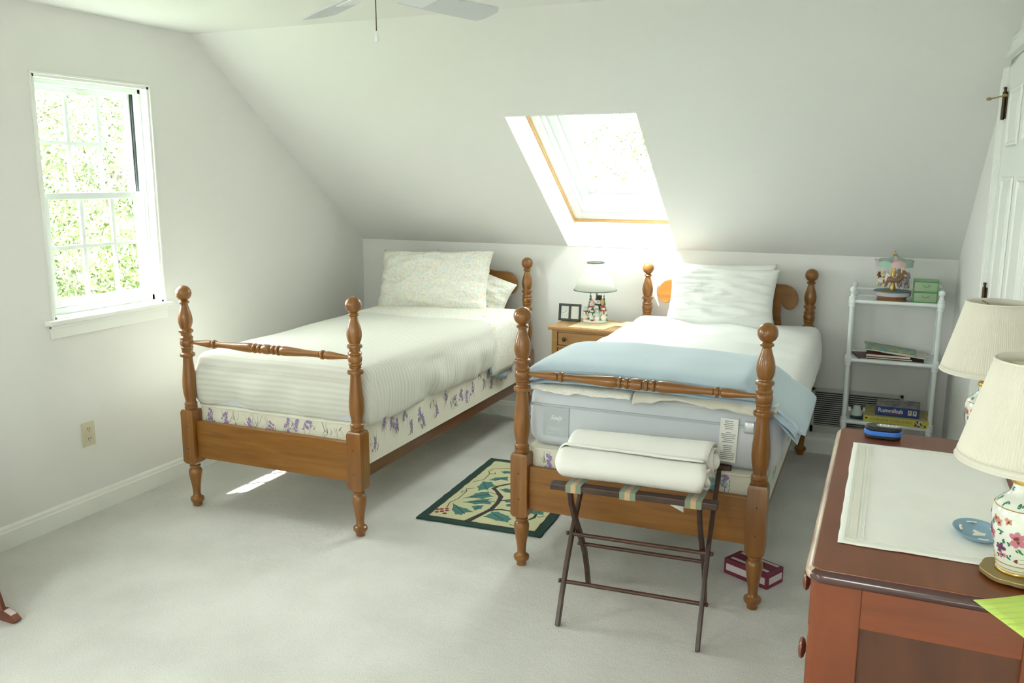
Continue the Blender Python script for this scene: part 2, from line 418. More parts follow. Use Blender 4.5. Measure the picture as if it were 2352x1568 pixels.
# baseboards
def bb(name, prof_dir, p0, p1):
    """baseboard from p0 to p1 with the room on its left-hand side normal prof_dir"""
    d = Vector(prof_dir); a = Vector(p0); b = Vector(p1)
    pr = [(0, 0), (0.016, 0), (0.016, 0.075), (0.012, 0.082), (0.010, 0.092), (0.004, 0.100), (0, 0.102)]
    vs = [a+d*x+Vector((0, 0, z)) for x, z in pr]+[b+d*x+Vector((0, 0, z)) for x, z in pr]; n = len(pr)
    fs = [(i, (i+1) % n, n+(i+1) % n, n+i) for i in range(n)]+[tuple(range(n))[::-1], tuple(range(n, 2*n))]
    o = MB().add(vs, fs).build(name, TRIM); bmv = bmesh.new(); bmv.from_mesh(o.data); bmesh.ops.recalc_face_normals(bmv, faces=bmv.faces); bmv.to_mesh(o.data); bmv.free()
    return struct(o)
bb('baseboard_left', (1, 0, 0), (0, YR, 0), (0, 0, 0))
bb('baseboard_back', (0, -1, 0), (0, 0, 0), (W0, 0, 0))
bb('baseboard_right', (-1, 0, 0), (wx(0), 0, 0), (wx(DY0+0.07), DY0+0.07, 0))

# ------------------------------------------------------------------ windows
def window(n, y0, y1):
    z0, z1 = 0.957, 2.026
    w = thing('window_%d' % n, None, None, (0, (y0+y1)/2, z0)); w['kind'] = 'structure'
    B = lambda name, mt, boxes, **k: (lambda mb: mb.build(name, mt, w, world=True, **k))(_boxes(boxes))
    def _boxes(bs):
        mb = MB()
        for a, b in bs: mb.box(a, b)
        return mb
    t = 0.012
    # thin bead around the opening, deep jamb liner
    B('casing', TRIM, [((-0.01, y0-t, z1), (0.008, y1+t, z1+t)), ((-0.01, y0-t, z0), (0.008, y0, z1)), ((-0.01, y1, z0), (0.008, y1+t, z1))], bevel=0.003)
    B('jamb', TRIM, [((-0.13, y1-0.012, z0), (0.0, y1, z1)), ((-0.13, y0, z0), (0.0, y0+0.012, z1)), ((-0.13, y0, z1-0.012), (0.0, y1, z1)), ((-0.13, y0, z0), (0, y1, z0+0.01))])
    B('window_frame', VINYL, [((-0.125, y1-0.03, z0), (-0.045, y1-0.012, z1)), ((-0.125, y0+0.012, z0), (-0.045, y0+0.03, z1)),
                       ((-0.125, y0, z1-0.035), (-0.045, y1, z1-0.012)), ((-0.125, y0, z0+0.01), (-0.045, y1, z0+0.04))], bevel=0.002)
    B('track', DARK, [((-0.118, y1-0.040, 1.50), (-0.078, y1-0.030, z1-0.035)), ((-0.0825, y1-0.0435, z0+0.04), (-0.0805, y1-0.030, 1.50))])
    # stool + apron
    B('sill', TRIM, [((-0.045, y0-0.05, z0-0.024), (0.035, y1+0.035, z0))], bevel=0.006)
    B('apron', TRIM, [((0.0, y0-0.03, z0-0.085), (0.014, y1+0.01, z0-0.024)), ((0.0, y0-0.03, z0-0.04), (0.019, y1+0.01, z0-0.024))], bevel=0.003)
    def sash(xa, xb, za, zb, gz0, gz1, gy0, gy1, hz, oy0, oy1, bars):
        fr = B('sash', VINYL, [((xa, oy0, za), (xb, gy0, zb)), ((xa, gy1, za), (xb, oy1, zb)), ((xa, gy0, za), (xb, gy1, gz0)), ((xa, gy0, gz1), (xb, gy1, zb))], bevel=0.002)
        xm = (xa+xb)/2; ws = (gy1-gy0)/3; bw = 0.009
        mb = MB()
        for k in (1, 2): mb.box((xm-0.006, gy0+ws*k-bw, gz0), (xm+0.006, gy0+ws*k+bw, gz1))
        mb.box((xm-0.0052, gy0, hz-bw), (xm+0.0052, gy1, hz+bw))
        mb.build('muntin_grid', VINYL, fr, world=True)
        for i in range(3):
            for (a, b) in ((gz0, hz), (hz, gz1)):
                MB().box((xm-0.002, gy0+ws*i, a), (xm+0.002, gy0+ws*(i+1), b)).build('pane', GLASS, fr, world=True)
        return fr
    h = 1.268
    sash(-0.078, -0.048, z0+0.04, 1.517, 1.033, 1.487, y0+0.066, y1-0.046, h, y0+0.03, y1-0.0305, True)
    sash(-0.118, -0.088, 1.487, z1-0.035, 1.517, 1.966, y0+0.066, y1-0.052, 1.742, y0+0.03, y1-0.0405, True)
    mb = MB()
    for yy in (y0+0.18, y1-0.19): mb.box((-0.048, yy-0.035, 1.020), (-0.036, yy+0.035, 1.030))
    mb.build('sash_lift', LATCH, w, world=True, bevel=0.002)
    MB().box((-0.088, (y0+y1)/2-0.035, 1.960), (-0.076, (y0+y1)/2+0.035, 1.975)).build('latch', LATCH, w, world=True, bevel=0.002)
    return w
window(1, *WIN[0][:2]); window(3, *WIN[1][:2])  # the latter window is unseen, added to fill the foreground with daylight

WOODTRIM = wood('pine_trim', (0.62, 0.36, 0.14), (0.72, 0.45, 0.2), (3, 3, 3), 0.5, 0.1, 4)
def skylight(n, side, HX0):
    HX1 = HX0+0.705
    w = thing('window_%d' % n, None, None, tuple(roofpt(HX0+.3525, 0.6, 0, side))); w['kind'] = 'structure'
    def slab(mb, x0, x1, s0, s1, n0, n1):
        vs = [roofpt(x, s, k, side) for k in (n0, n1) for (x, s) in ((x0, s0), (x1, s0), (x1, s1), (x0, s1))]
        fs = [(3, 2, 1, 0), (4, 5, 6, 7), (0, 1, 5, 4), (1, 2, 6, 5), (2, 3, 7, 6), (3, 0, 4, 7)]
        mb.add(vs, fs if side > 0 else [f[::-1] for f in fs])
    def ring(name, mt, o, i, n0, n1, parent=w, bevel=0.002):
        """frame with outer inset o and inner inset i"""
        kr, kb = (0.55, 1.45) if o > 0.05 else (1, 1)      # the unit sits off-centre in its shaft
        mb = MB(); x0, x1, s0, s1 = HX0+o, HX1-o*kr, 0+o*(kb if o > 0.06 else 1), HS-o; d = i-o; dr_ = d*kr; db = d*kb
        slab(mb, x0, x0+d, s0, s1, n0, n1); slab(mb, x1-dr_, x1, s0, s1, n0, n1)
        slab(mb, x0+d, x1-dr_, s0, s0+db, n0, n1); slab(mb, x0+d, x1-dr_, s1-d, s1, n0, n1)
        return mb.build(name, mt, parent, world=True, bevel=bevel)
    ring('shaft', CEIL, -0.012, 0.003, -0.0006, 0.19, bevel=0)
    ring('trim', WOODTRIM, -0.015, 0.013, 0.185, 0.20, bevel=0)
    ring('lining', TRIM, -0.015, 0.065, 0.20, 0.215)
    ring('window_frame', VINYL, 0.055, 0.085, 0.215, 0.33)
    sh = ring('sash', VINYL, 0.085, 0.135, 0.245, 0.33)
    mb = MB(); x0, x1, s0, s1 = HX0+.135, HX1-.074, .195, HS-.135; d = 0.05; e_ = .028
    slab(mb, x0, x0+d, s0, s1, .27, .32); slab(mb, x1-e_, x1, s0, s1, .27, .32); slab(mb, x0+d, x1-e_, s0, s0+d, .27, .32); slab(mb, x0+d, x1-e_, s1-d, s1, .27, .32)
    mb.build('glazing_bead', VINYL, sh, world=True, bevel=0.003)
    mb = MB(); slab(mb, HX0+.18, HX1-.10, .24, HS-.18, .294, .300); mb.build('pane', ROOFGLASS if side > 0 else GLASS, sh, world=True)
    mb = MB(); slab(mb, HX0+.31, HX1-.27, .215, .23, .262, .270); mb.build('handle', TRIM, sh, world=True)
    return w
skylight(2, 1, 1.54); skylight(4, -1, 0.8975); skylight(5, -1, 2.7475)  # opposite-slope pair is unseen, added to brighten the foreground

# ------------------------------------------------------------------ door in the right wall
def rwall(y, z, out=0.0):     # a point on the right wall, pushed `out` metres into the room
    return Vector((wx(y)-out, y, z))
def rbox(mb, y0, y1, z0, z1, o0, o1, mi=0):
    vs = [rwall(y0, z0, o0), rwall(y1, z0, o0), rwall(y1, z1, o0), rwall(y0, z1, o0), rwall(y0, z0, o1), rwall(y1, z0, o1), rwall(y1, z1, o1), rwall(y0, z1, o1)]
    mb.add(vs, [(3, 2, 1, 0), (4, 5, 6, 7), (0, 1, 5, 4), (1, 2, 6, 5), (2, 3, 7, 6), (3, 0, 4, 7)], mi); return mb
dr = thing('door_1', None, None, (wx(-1.55), -1.55, 0)); dr['kind'] = 'structure'
mb = MB()
for (a, b, o) in ((DY0+0.065, DY0, 0.014), (DY0+0.02, DY0+0.0015, 0.020), (DY0+0.0635, DY0+0.05, 0.019)):
    rbox(mb, a, b, 0, DZ+0.004, -0.001, o)
for (a, b, o) in ((DY1, DY1-0.065, 0.014), (DY1-0.0015, DY1-0.02, 0.020), (DY1-0.05, DY1-0.0635, 0.019)):
    rbox(mb, a, b, 0, DZ+0.004, -0.001, o)
for (za, zb, o) in ((DZ, DZ+0.065, 0.0142), (DZ+0.0015, DZ+0.02, 0.0202), (DZ+0.05, DZ+0.0635, 0.0192)):
    rbox(mb, DY0+0.0648, DY1-0.0648, za, zb, -0.001, o)
mb.build('casing', TRIM, dr, world=True, bevel=0.003)
mb = MB(); rbox(mb, DY0, DY0-0.006, 0, DZ, -0.11, 0.002); rbox(mb, DY1+0.006, DY1, 0, DZ, -0.11, 0.002); rbox(mb, DY0, DY1, DZ-0.006, DZ, -0.11, 0.002); rbox(mb, DY0, DY0-0.03, 0, DZ, -0.11, -0.044); rbox(mb, DY1+0.03, DY1, 0, DZ, -0.11, -0.044); rbox(mb, DY0, DY1, DZ-0.03, DZ, -0.11, -0.044)
mb.build('jamb', TRIM, dr, world=True)
DOORW = TRIM
leaf = rbox(MB(), DY0-0.008, DY1+0.008, 0.012, DZ-0.009, -0.042, -0.002).build('door_leaf', TRIM, dr, world=True)
# six raised panels
py = [(DY0-0.115, DY0-0.385), (DY1+0.385, DY1+0.115)]
pz = [(0.21, 0.80), (1.00, 1.60), (1.71, 1.93)]
for a, b in py:
    for z0, z1 in pz:
        mb = MB()
        rect = lambda i, o: [rwall(a-i, z0+i, o), rwall(b+i, z0+i, o), rwall(b+i, z1-i, o), rwall(a-i, z1-i, o)]
        rings = [rect(0, -0.001), rect(0.006, 0.006), rect(0.014, 0.006), rect(0.022, -0.001), rect(0.030, -0.001), rect(0.055, 0.006)]
        vs = [p for r_ in rings for p in r_]; fs = []
        for k in range(len(rings)-1):
            for i in range(4): fs.append((k*4+i, k*4+(i+1) % 4, (k+1)*4+(i+1) % 4, (k+1)*4+i))
        fs.append(tuple(len(vs)-4+i for i in range(4)))
        mb.add(vs, fs); mb.build('panel', TRIM, leaf, world=True)
for zc, pin in ((1.88, True), (1.10, False), (0.25, False)):
    mb = MB(); y = DY0-0.002
    c = rwall(y, zc, 0.008)
    mb.lathe([(0.004, -0.058), (0.0075, -0.056), (0.0075, 0.05), (0.0045, 0.052), (0.0045, 0.062), (0.007, 0.063), (0.007, 0.068), (0.003, 0.070)], c, 10)
    rbox(mb, y+0.004, y-0.022, zc-0.054, zc+0.05, 0.0, 0.003)
    h = mb.build('hinge', IRON, dr, world=True, smooth=40)
    if pin:
        mb = MB(); mb.tube([rwall(y+0.045, zc+0.028, 0.055), rwall(y-0.03, zc+0.034, 0.012)], 0.0028, 8)
        mb.lathe([(0, -0.006), (0.009, -0.004), (0.010, 0.002), (0.006, 0.006), (0, 0.007)], rwall(y+0.048, zc+0.028, 0.057), 12)
        mb.lathe([(0, -0.006), (0.009, -0.004), (0.010, 0.002), (0.006, 0.006), (0, 0.007)], rwall(y-0.034, zc+0.034, 0.012), 12)
        mb.build('hinge_stop', BRASS, h, world=True, smooth=40)

# ------------------------------------------------------------------ electrical outlet
ou = thing('wall_outlet', 'almond plastic duplex outlet on the white wall below the window', 'outlet', (0, -2.39, 0.39))
IV = mat('almond_plastic', (0.66, 0.62, 0.47), 0.4)
MB().box((0, -0.036, -0.058), (0.006, 0.036, 0.058)).build('cover_plate', IV, ou, bevel=0.003)
for zc in (0.024, -0.024):
    p = [(0.0175*cos(a)*1.0, max(-0.0145, min(0.0145, 0.0175*sin(a)))) for a in [2*pi*k/20 for k in range(20)]]
    M_ = Matrix(((0, 0, 1), (1, 0, 0), (0, 1, 0))).to_4x4(); M_.translation = Vector((0, 0, zc))
    rc = MB().prism(p, 0.0055, 0.0085, 0, M_).build('receptacle', IV, ou, bevel=0.001)
    mb = MB()
    for dy in (-0.006, 0.006): mb.box((0.0084, dy-0.0012, zc-0.001), (0.0089, dy+0.0012, zc+0.008))
    mb.box((0.0084, -0.002, zc-0.010), (0.0089, 0.002, zc-0.006)); mb.build('slot', DARK, rc)

# ------------------------------------------------------------------ beds
BW, BL = 0.94, 2.005
def post_profile():
    foot = [(0.013, 0.0), (0.020, 0.002), (0.021, 0.014), (0.024, 0.020), (0.031, 0.028), (0.033, 0.036), (0.031, 0.044), (0.022, 0.049), (0.018, 0.058),
            (0.0185, 0.075), (0.022, 0.105), (0.028, 0.14), (0.032, 0.168), (0.031, 0.183), (0.025, 0.193), (0.021, 0.196), (0.021, 0.200), (0.026, 0.203), (0.026, 0.209), (0.022, 0.213), (0.022, 0.222)]
    top = [(0.027, 0.488), (0.028, 0.492), (0.030, 0.498), (0.030, 0.507), (0.027, 0.509), (0.027, 0.512), (0.030, 0.514), (0.030, 0.522), (0.026, 0.526), (0.024, 0.532), (0.026, 0.545),
           (0.031, 0.572), (0.0335, 0.60), (0.0325, 0.635), (0.029, 0.67), (0.025, 0.71), (0.0225, 0.74), (0.023, 0.747), (0.033, 0.750), (0.036, 0.757), (0.034, 0.765), (0.026, 0.769), (0.024, 0.774),
           (0.026, 0.778), (0.026, 0.786), (0.024, 0.788), (0.029, 0.790), (0.029, 0.797), (0.026, 0.800), (0.030, 0.805), (0.0315, 0.815), (0.030, 0.828), (0.026, 0.833), (0.030, 0.836), (0.031, 0.842), (0.027, 0.847), (0.024, 0.850),
           (0.025, 0.864), (0.032, 0.866), (0.034, 0.872), (0.032, 0.878), (0.025, 0.882), (0.024, 0.886), (0.029, 0.897), (0.033, 0.915), (0.0335, 0.93), (0.030, 0.952), (0.023, 0.975), (0.0175, 0.993), (0.016, 1.001),
           (0.017, 1.003), (0.023, 1.006), (0.025, 1.011), (0.022, 1.016), (0.015, 1.019), (0.016, 1.021)]
    r, c = 0.0365, 1.0535
    top += [(r*cos(a), c+r*sin(a)) for a in [R(-62+152*k/11) for k in range(12)]][:-1]+[(0, c+r)]
    return foot, top
def make_bed():
    bed = thing('four_poster_bed', 'turned maple four-post twin bed beside the window wall, ribbed cream blanket on it', 'bed')
    ft, tp = post_profile(); h = 0.036
    for (px, py) in ((0, 0), (BW, 0), (0, BL), (BW, BL)):
        mb = MB(); mb.lathe(ft, (px, py, 0), 28, 0); mb.lathe(tp, (px, py, 0), 28, 0)
        sq = lambda k, z: [(px-k, py-k, z), (px+k, py-k, z), (px+k, py+k, z), (px-k, py+k, z)]
        vs = sq(h-0.009, 0.218)+sq(h, 0.232)+sq(h, 0.478)+sq(h-0.005, 0.491)
        fs = [(3, 2, 1, 0), (12, 13, 14, 15)]
        for k in range(3):
            for i in range(4): fs.append((k*4+i, k*4+(i+1) % 4, k*4+4+(i+1) % 4, k*4+4+i))
        mb.add(vs, fs)
        pst = mb.build('bedpost', MAPLE, bed, smooth=38)
        mb = MB()
        for zz in (0.30, 0.41): mb.lathe([(0.0036, 0), (0.0036, 0.0012), (0, 0.0014)], (px, py-h-0.0008, zz), 8, 0, 'y')
        if py == 0: mb.build('peg', WALNUT, pst)['kind'] = 'stuff'
    MB().box((h, -0.012, 0.252), (BW-h, 0.013, 0.437)).build('foot_rail', MAPLEH, bed, bevel=0.004)
    for sx in (0.012, BW-0.012):
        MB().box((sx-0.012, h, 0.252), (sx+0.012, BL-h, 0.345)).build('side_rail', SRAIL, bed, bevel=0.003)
    # turned spindle between the foot posts
    L = BW; half = [(0.0, 0.0075), (0.028, 0.0085), (0.06, 0.012), (0.10, 0.0165), (0.125, 0.0185), (0.138, 0.0165), (0.142, 0.0115), (0.147, 0.0115), (0.149, 0.0195), (0.155, 0.0215), (0.161, 0.0195), (0.163, 0.0115), (0.168, 0.0115),
            (0.171, 0.0145), (0.20, 0.0135), (0.25, 0.0150), (0.31, 0.0195), (0.365, 0.0225), (0.382, 0.0215), (0.390, 0.0165), (0.394, 0.0150), (0.396, 0.0215), (0.402, 0.0235), (0.408, 0.0215), (0.410, 0.0150), (0.417, 0.0140), (0.421, 0.0150),
            (0.423, 0.0200), (0.430, 0.0220), (0.437, 0.0200), (0.439, 0.0150), (0.445, 0.0150), (0.448, 0.0195), (0.458, 0.0225), (L/2, 0.0230)]
    prof = [(r, x) for x, r in half]+[(r, L-x) for x, r in half[::-1][1:]]
    prof = [(r, 0.018+x*(L-0.036)/L) for r, x in prof]
    MB().lathe(prof, (0, 0, 0.820), 24, 0, 'x').build('spindle', MAPLEX, bed, smooth=38)
    # headboard with scrolled ears
    cx = BW/2; y0 = BL-0.012
    pl = [(h-0.005, 0.35), (h-0.005, 0.70), (0.10, 0.705), (0.125, 0.72), (0.128, 0.76), (0.120, 0.80), (0.112, 0.838)]
    ear = [(0.118+0.042*cos(a), 0.900+0.05*sin(a)) for a in [R(-60-k*18) for k in range(8)]]
    pl += [(0.155, 0.868), (0.150, 0.852)] + [(0.118+0.045*cos(R(-55-k*22)), 0.882+0.045*sin(R(-55-k*22))) for k in range(3)] if False else []
    left = [(0.026, 0.35), (0.026, 0.70), (0.115, 0.715), (0.150, 0.76), (0.158, 0.82), (0.158, 0.872), (0.152, 0.885), (0.145, 0.868), (0.128, 0.852), (0.107, 0.848), (0.086, 0.858),
            (0.070, 0.878), (0.064, 0.905), (0.068, 0.935), (0.082, 0.962), (0.104, 0.982), (0.135, 0.993), (0.175, 0.995), (0.23, 0.998), (0.30, 1.015), (0.38, 1.035), (cx, 1.043)]
    poly = left+[(BW-x, z) for x, z in left[::-1][1:]]
    M_ = Matrix(((1, 0, 0), (0, 0, -1), (0, 1, 0))).to_4x4(); M_.translation = Vector((0, BL+0.011, 0))
    MB().prism(poly, 0, 0.022, 0, M_).build('headboard', MAPLEH, bed, bevel=0.003)
    return bed
MAPLEX = wood('honey_maple_turned', (0.20, 0.072, 0.010), (0.32, 0.132, 0.022), (1.2, 14, 14), 0.32, 0.4, 2.5)
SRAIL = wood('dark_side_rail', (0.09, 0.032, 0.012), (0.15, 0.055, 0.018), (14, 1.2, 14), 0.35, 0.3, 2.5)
B1 = (0.3904, -2.1216, 0.0126); B2 = (2.1111, -2.0884, 0.0093)
bed1 = make_bed(); bed1.location = (B1[0], B1[1], 0); bed1.rotation_euler = (0, 0, B1[2])
bed1['group'] = 'matching twin beds'
MWX[bed1.name] = Matrix.Translation((B1[0], B1[1], 0)) @ Matrix.Rotation(B1[2], 4, 'Z')
copy_tree(bed1, (B2[0], B2[1], 0), B2[2], 'turned maple four-post twin bed with a bare grey mattress end, luggage rack before it')

# ------------------------------------------------------------------ soft slabs (mattress, box spring, blankets)
def perim(x0, x1, y0, y1, rc, step):
    """rounded rectangle, counter-clockwise seen from above; yields (point, normal)"""
    out = []
    cs = [(x1-rc, y0+rc, -90), (x1-rc, y1-rc, 0), (x0+rc, y1-rc, 90), (x0+rc, y0+rc, 180)]
    for i, (cx, cy, a0) in enumerate(cs):
        k = max(4, int(rc*1.57/step*1.0)+3)
        for j in range(k+1):
            a = R(a0+90*j/k); out.append((Vector((cx+rc*cos(a), cy+rc*sin(a))), Vector((cos(a), sin(a)))))
        nx, ny, na = cs[(i+1) % 4]; a = R(a0+90)
        p0 = Vector((cx+rc*cos(a), cy+rc*sin(a))); p1 = Vector((nx+rc*cos(R(na)), ny+rc*sin(R(na))))
        d = (p1-p0).length; m_ = max(1, int(d/step))
        for j in range(1, m_): out.append((p0.lerp(p1, j/m_), Vector((cos(a), sin(a)))))
    return out
def slab(x0, x1, y0, y1, zt, zb, rc=0.06, rt=0.04, bulge=0.0, step=0.03, nd=8, ntop=8, hem=None, fold=0.0, ff=30, topn=0.0, crown=0.0, rb=0, seed=0, bottom=True, mi_side=0, mi_top=0, hemfold=0.0, tf=4.0):
    mb = MB(); pr = perim(x0, x1, y0, y1, rc, step); n = len(pr); rows = []; uvs = []; mis = []
    xc, yc = (x0+x1)/2, (y0+y1)/2; hw = min(x1-x0, y1-y0)/2
    horiz = (x1-x0) > (y1-y0)
    def spine(p):
        if horiz: return Vector((min(max(p.x, x0+hw), x1-hw), yc))
        return Vector((xc, min(max(p.y, y0+hw), y1-hw)))
    arc = [0]
    for i in range(1, n): arc.append(arc[-1]+(pr[i][0]-pr[i-1][0]).length)
    for j in range(ntop+1):
        k = j/ntop; row = []; uv = []
        for i, (p, nn) in enumerate(pr):
            q = spine(p).lerp(p-nn*rt, k)
            z = zt+crown*(1-k**2.5)+topn*nz(q.x*tf+seed, q.y*tf, seed)*(1-k**6*0.5)
            row.append(Vector((q.x, q.y, z))); uv.append((q.x, q.y))
        rows.append(row); uvs.append(uv); mis.append(mi_top)
    edge_z = [v.z for v in rows[-1]]
    for j in range(1, 5):
        a = pi/2*j/4; row = []; uv = []
        for i, (p, nn) in enumerate(pr):
            q = p-nn*rt+nn*rt*sin(a); row.append(Vector((q.x, q.y, edge_z[i]-rt*(1-cos(a)))))
            dd = rt*a; uv.append((q.x+nn.x*dd*.4, q.y+nn.y*dd*.4))
        rows.append(row); uvs.append(uv); mis.append(mi_top if j < 3 else mi_side)
    for j in range(1, nd+1):
        t = j/nd; row = []; uv = []
        for i, (p, nn) in enumerate(pr):
            hb = hem(p.x, p.y, nn) if hem else zb
            z = (edge_z[i]-rt)*(1-t)+hb*t
            o = bulge*sin(pi*min(1, t*1.02))+fold*t*(nz(arc[i]*ff, z*3, seed)+0.5*nz(arc[i]*ff*2.3, z*4, seed+7))+fold*0.5*nz(p.x*6+nn.x*3, p.y*6, z*9+seed)
            if rb and t > 0.75: tt = (t-0.75)/0.25; o -= rb*(1-sqrt(max(0, 1-tt*tt)))
            q = p+nn*o
            row.append(Vector((q.x, q.y, z))); drop = edge_z[i]-z; uv.append((p.x+nn.x*drop, p.y+nn.y*drop))
        rows.append(row); uvs.append(uv); mis.append(mi_side)
    vs = [v for r_ in rows for v in r_]; uv = [u for r_ in uvs for u in r_]
    b = len(mb.v); mb.v += vs; mb.uv += uv; mb.has_uv = True
    for j in range(len(rows)-1):
        for i in range(n):
            a, c = j*n+i, j*n+(i+1) % n
            mb.f.append([a, a+n, c+n, c]); mb.m.append(mis[j+1])
    if bottom: mb.f.append([(len(rows)-1)*n+i for i in range(n)][::-1]); mb.m.append(mi_side)
    return mb
def inbed(B):  # bed-local to world for soft goods
    return B
def soft(name, mb, mats, label, cat, loc, rz, group=None, **k):
    """mb in bed-local coordinates; object origin at loc"""
    o = mb.build(name, mats, None, **k); o.location = (loc[0], loc[1], 0); o.rotation_euler = (0, 0, rz)
    MWX[o.name] = Matrix.Translation((loc[0], loc[1], 0)) @ Matrix.Rotation(rz, 4, 'Z')
    return tag(o, label, cat, group)

def flower_print(parent, face, zlo, zhi, length, pos, const, rnd, aqua=False, dens=1.0):
    """flat printed sprays on a vertical face. face 'front' (normal -y, runs in x) or 'side' (normal +x, runs in y)"""
    mats = [PURPLE, STEMG, BLUEP, AQUA]; mb = MB()
    H = zhi-zlo
    def P(u, z, o):
        return Vector((pos+u, const-o, z)) if face == 'front' else Vector((const+o, pos+u, z))
    def flip(f): return f
    def blob(u, z, r, mi, o):
        k = 7; vs = [P(u, z, o)]+[P(u+r*cos(2*pi*i/k)*rnd.uniform(.7, 1.15), z+r*sin(2*pi*i/k)*rnd.uniform(.7, 1.15), o) for i in range(k)]
        mb.add(vs, [(0, 1+i, 1+(i+1) % k) for i in range(k)], mi)
    def stem(u, z, du, dz, w, o, mi=1):
        n = 5; bend = rnd.uniform(-.4, .4); pts = []
        for i in range(n+1):
            t = i/n; pts.append((u+du*t+bend*dz*t*(1-t), z+dz*t))
        vs = []
        for i, (a, b) in enumerate(pts):
            ww = w*(1-i/n*0.85); vs += [P(a-ww, b, o), P(a+ww, b, o)]
        mb.add(vs, [(2*i, 2*i+1, 2*i+3, 2*i+2) for i in range(n)], mi)
    cnt = int(length/0.068*dens)
    for k in range(cnt):
        u = (k+rnd.uniform(.15, .85))/cnt*length; z = zlo+rnd.uniform(.25, .9)*H
        kind = rnd.random()
        for _ in range(3):
            stem(u+rnd.uniform(-.02, .02), z, rnd.uniform(-.03, .03), -rnd.uniform(.04, .10) if z > zlo+H*.5 else rnd.uniform(.03, .07), .0012, .0006)
        for _ in range(4):
            stem(u+rnd.uniform(-.03, .03), max(zlo+.004, z-rnd.uniform(0, .05)), rnd.uniform(-.02, .02), rnd.uniform(.012, .03), .0022, .0008)
        if kind < 0.62:
            for i in range(11):
                t = i/11; blob(u+rnd.gauss(0, .012*(1-t*.6)), min(zhi-.006, max(zlo+.006, z-.035+t*.065)), rnd.uniform(.005, .0095), 0, .001+i*.00003)
            for i in range(3): blob(u+rnd.gauss(0, .007), min(zhi-.006, max(zlo+.006, z-.02+.02*i)), .0025, 2, .0015)
        elif aqua:
            for i in range(12): blob(u+rnd.gauss(0, .016), min(zhi-.008, max(zlo+.008, z+rnd.gauss(0, .015))), rnd.uniform(.006, .012), 3, .001+i*.00003)
    # clip to the face height
    for v in mb.v: v.z = min(zhi, max(zlo, v.z))
    o_ = mb.build('floral_print', mats, parent); o_['kind'] = 'stuff'; return o_

def box_spring(B, label, rnd, aqua):
    mb = slab(0.012, BW+0.008, 0.022, BL-0.03, 0.512, 0.315, rc=0.05, rt=0.006, nd=2, ntop=3, step=0.08)
    o = soft('box_spring', mb, TICK, label, 'box spring', B, B[2], 'floral box springs', smooth=40)
    pp = MB(); ring = [Vector((p.x, p.y, 0.508))+Vector((n_.x, n_.y, 0))*0.002 for p, n_ in perim(0.012, BW+0.008, 0.022, BL-0.03, 0.05, 0.08)]
    pp.tube(ring+[ring[0]], 0.0045, 6, cap=False); pp.build('piping', TICK, o, smooth=60)
    flower_print(o, 'front', 0.425, 0.502, BW-0.16, 0.075, 0.0218, rnd, aqua)
    flower_print(o, 'side', 0.345, 0.502, BL-0.20, 0.09, BW+0.0085, rnd, aqua)
    return o
box_spring(B1, 'cream box spring printed with purple sprays, under the ribbed cream blanket', random.Random(3), False)
bs2 = box_spring(B2, 'cream box spring printed with aqua and purple flowers, under the pale grey mattress', random.Random(9), True)
mb = MB(); rr = random.Random(2)
for k in range(10):
    u = 0.775+rr.gauss(0, .018); z = 0.475+rr.gauss(0, .014); r_ = rr.uniform(.008, .015)
    pts = [Vector((u, 0.0202-k*.00005, z))]+[Vector((u+r_*cos(2*pi*i/8)*rr.uniform(.7, 1.2), 0.0202-k*.00005, z+r_*sin(2*pi*i/8)*rr.uniform(.7, 1.2))) for i in range(8)]
    mb.add(pts, [(0, 1+i, 1+(i+1) % 8) for i in range(8)], 0)
mb.build('aqua_flower', AQUA, bs2)

# left bed: mattress, ribbed blanket, floral sheet, blue blanket beneath, pillows
soft('mattress', slab(0.005, BW+0.015, 0.045, BL-0.05, 0.735, 0.514, rc=0.07, rt=0.03, nd=4, ntop=3, step=0.08), MATTG,
     'mattress hidden under the ribbed cream blanket on the window-side bed', 'mattress', B1, B1[2], smooth=60)
def hem1(x, y, n_):
    h = 0.497+0.012*nz(x*5, y*5, 2)+0.004*nz(x*22, y*22)
    if n_.y < -0.7: h += 0.012-0.010*x+(0.006 if x < 0.15 else 0)
    if n_.x > 0.7: h -= 0.018*min(1, max(0, (y-0.4)/1.0))-0.028*max(0, 1-abs(y-1.45)/0.25)
    return h
mb = slab(-0.012, BW+0.030, 0.038, 1.50, 0.762, 0.53, rc=0.055, rt=0.055, bulge=0.022, step=0.016, nd=14, ntop=14, hem=hem1, fold=0.026, ff=9, topn=0.010, crown=0.020, rb=0.012, seed=1.3)
soft('ribbed_blanket', mb, KNIT, 'ribbed cream knit blanket spread over the window-side bed', 'blanket', B1, B1[2], smooth=180)
def hem2(x, y, n_):
    if n_.x > 0.6: return 0.448+0.12*max(0, (y-1.66)/0.2)+0.006*nz(y*8, 0)
    return 0.62
mb = slab(-0.022, BW+0.044, 1.375, BL-0.07, 0.768, 0.62, rc=0.05, rt=0.05, bulge=0.012, step=0.016, nd=10, ntop=10, hem=hem2, fold=0.012, ff=9, topn=0.012, crown=0.020, seed=4.4, bottom=False)
soft('floral_sheet', mb, FLORAL, 'white sheet with tiny pastel flowers folded back over the ribbed cream blanket, corner hanging down', 'sheet', B1, B1[2], smooth=180, solid=0.004)
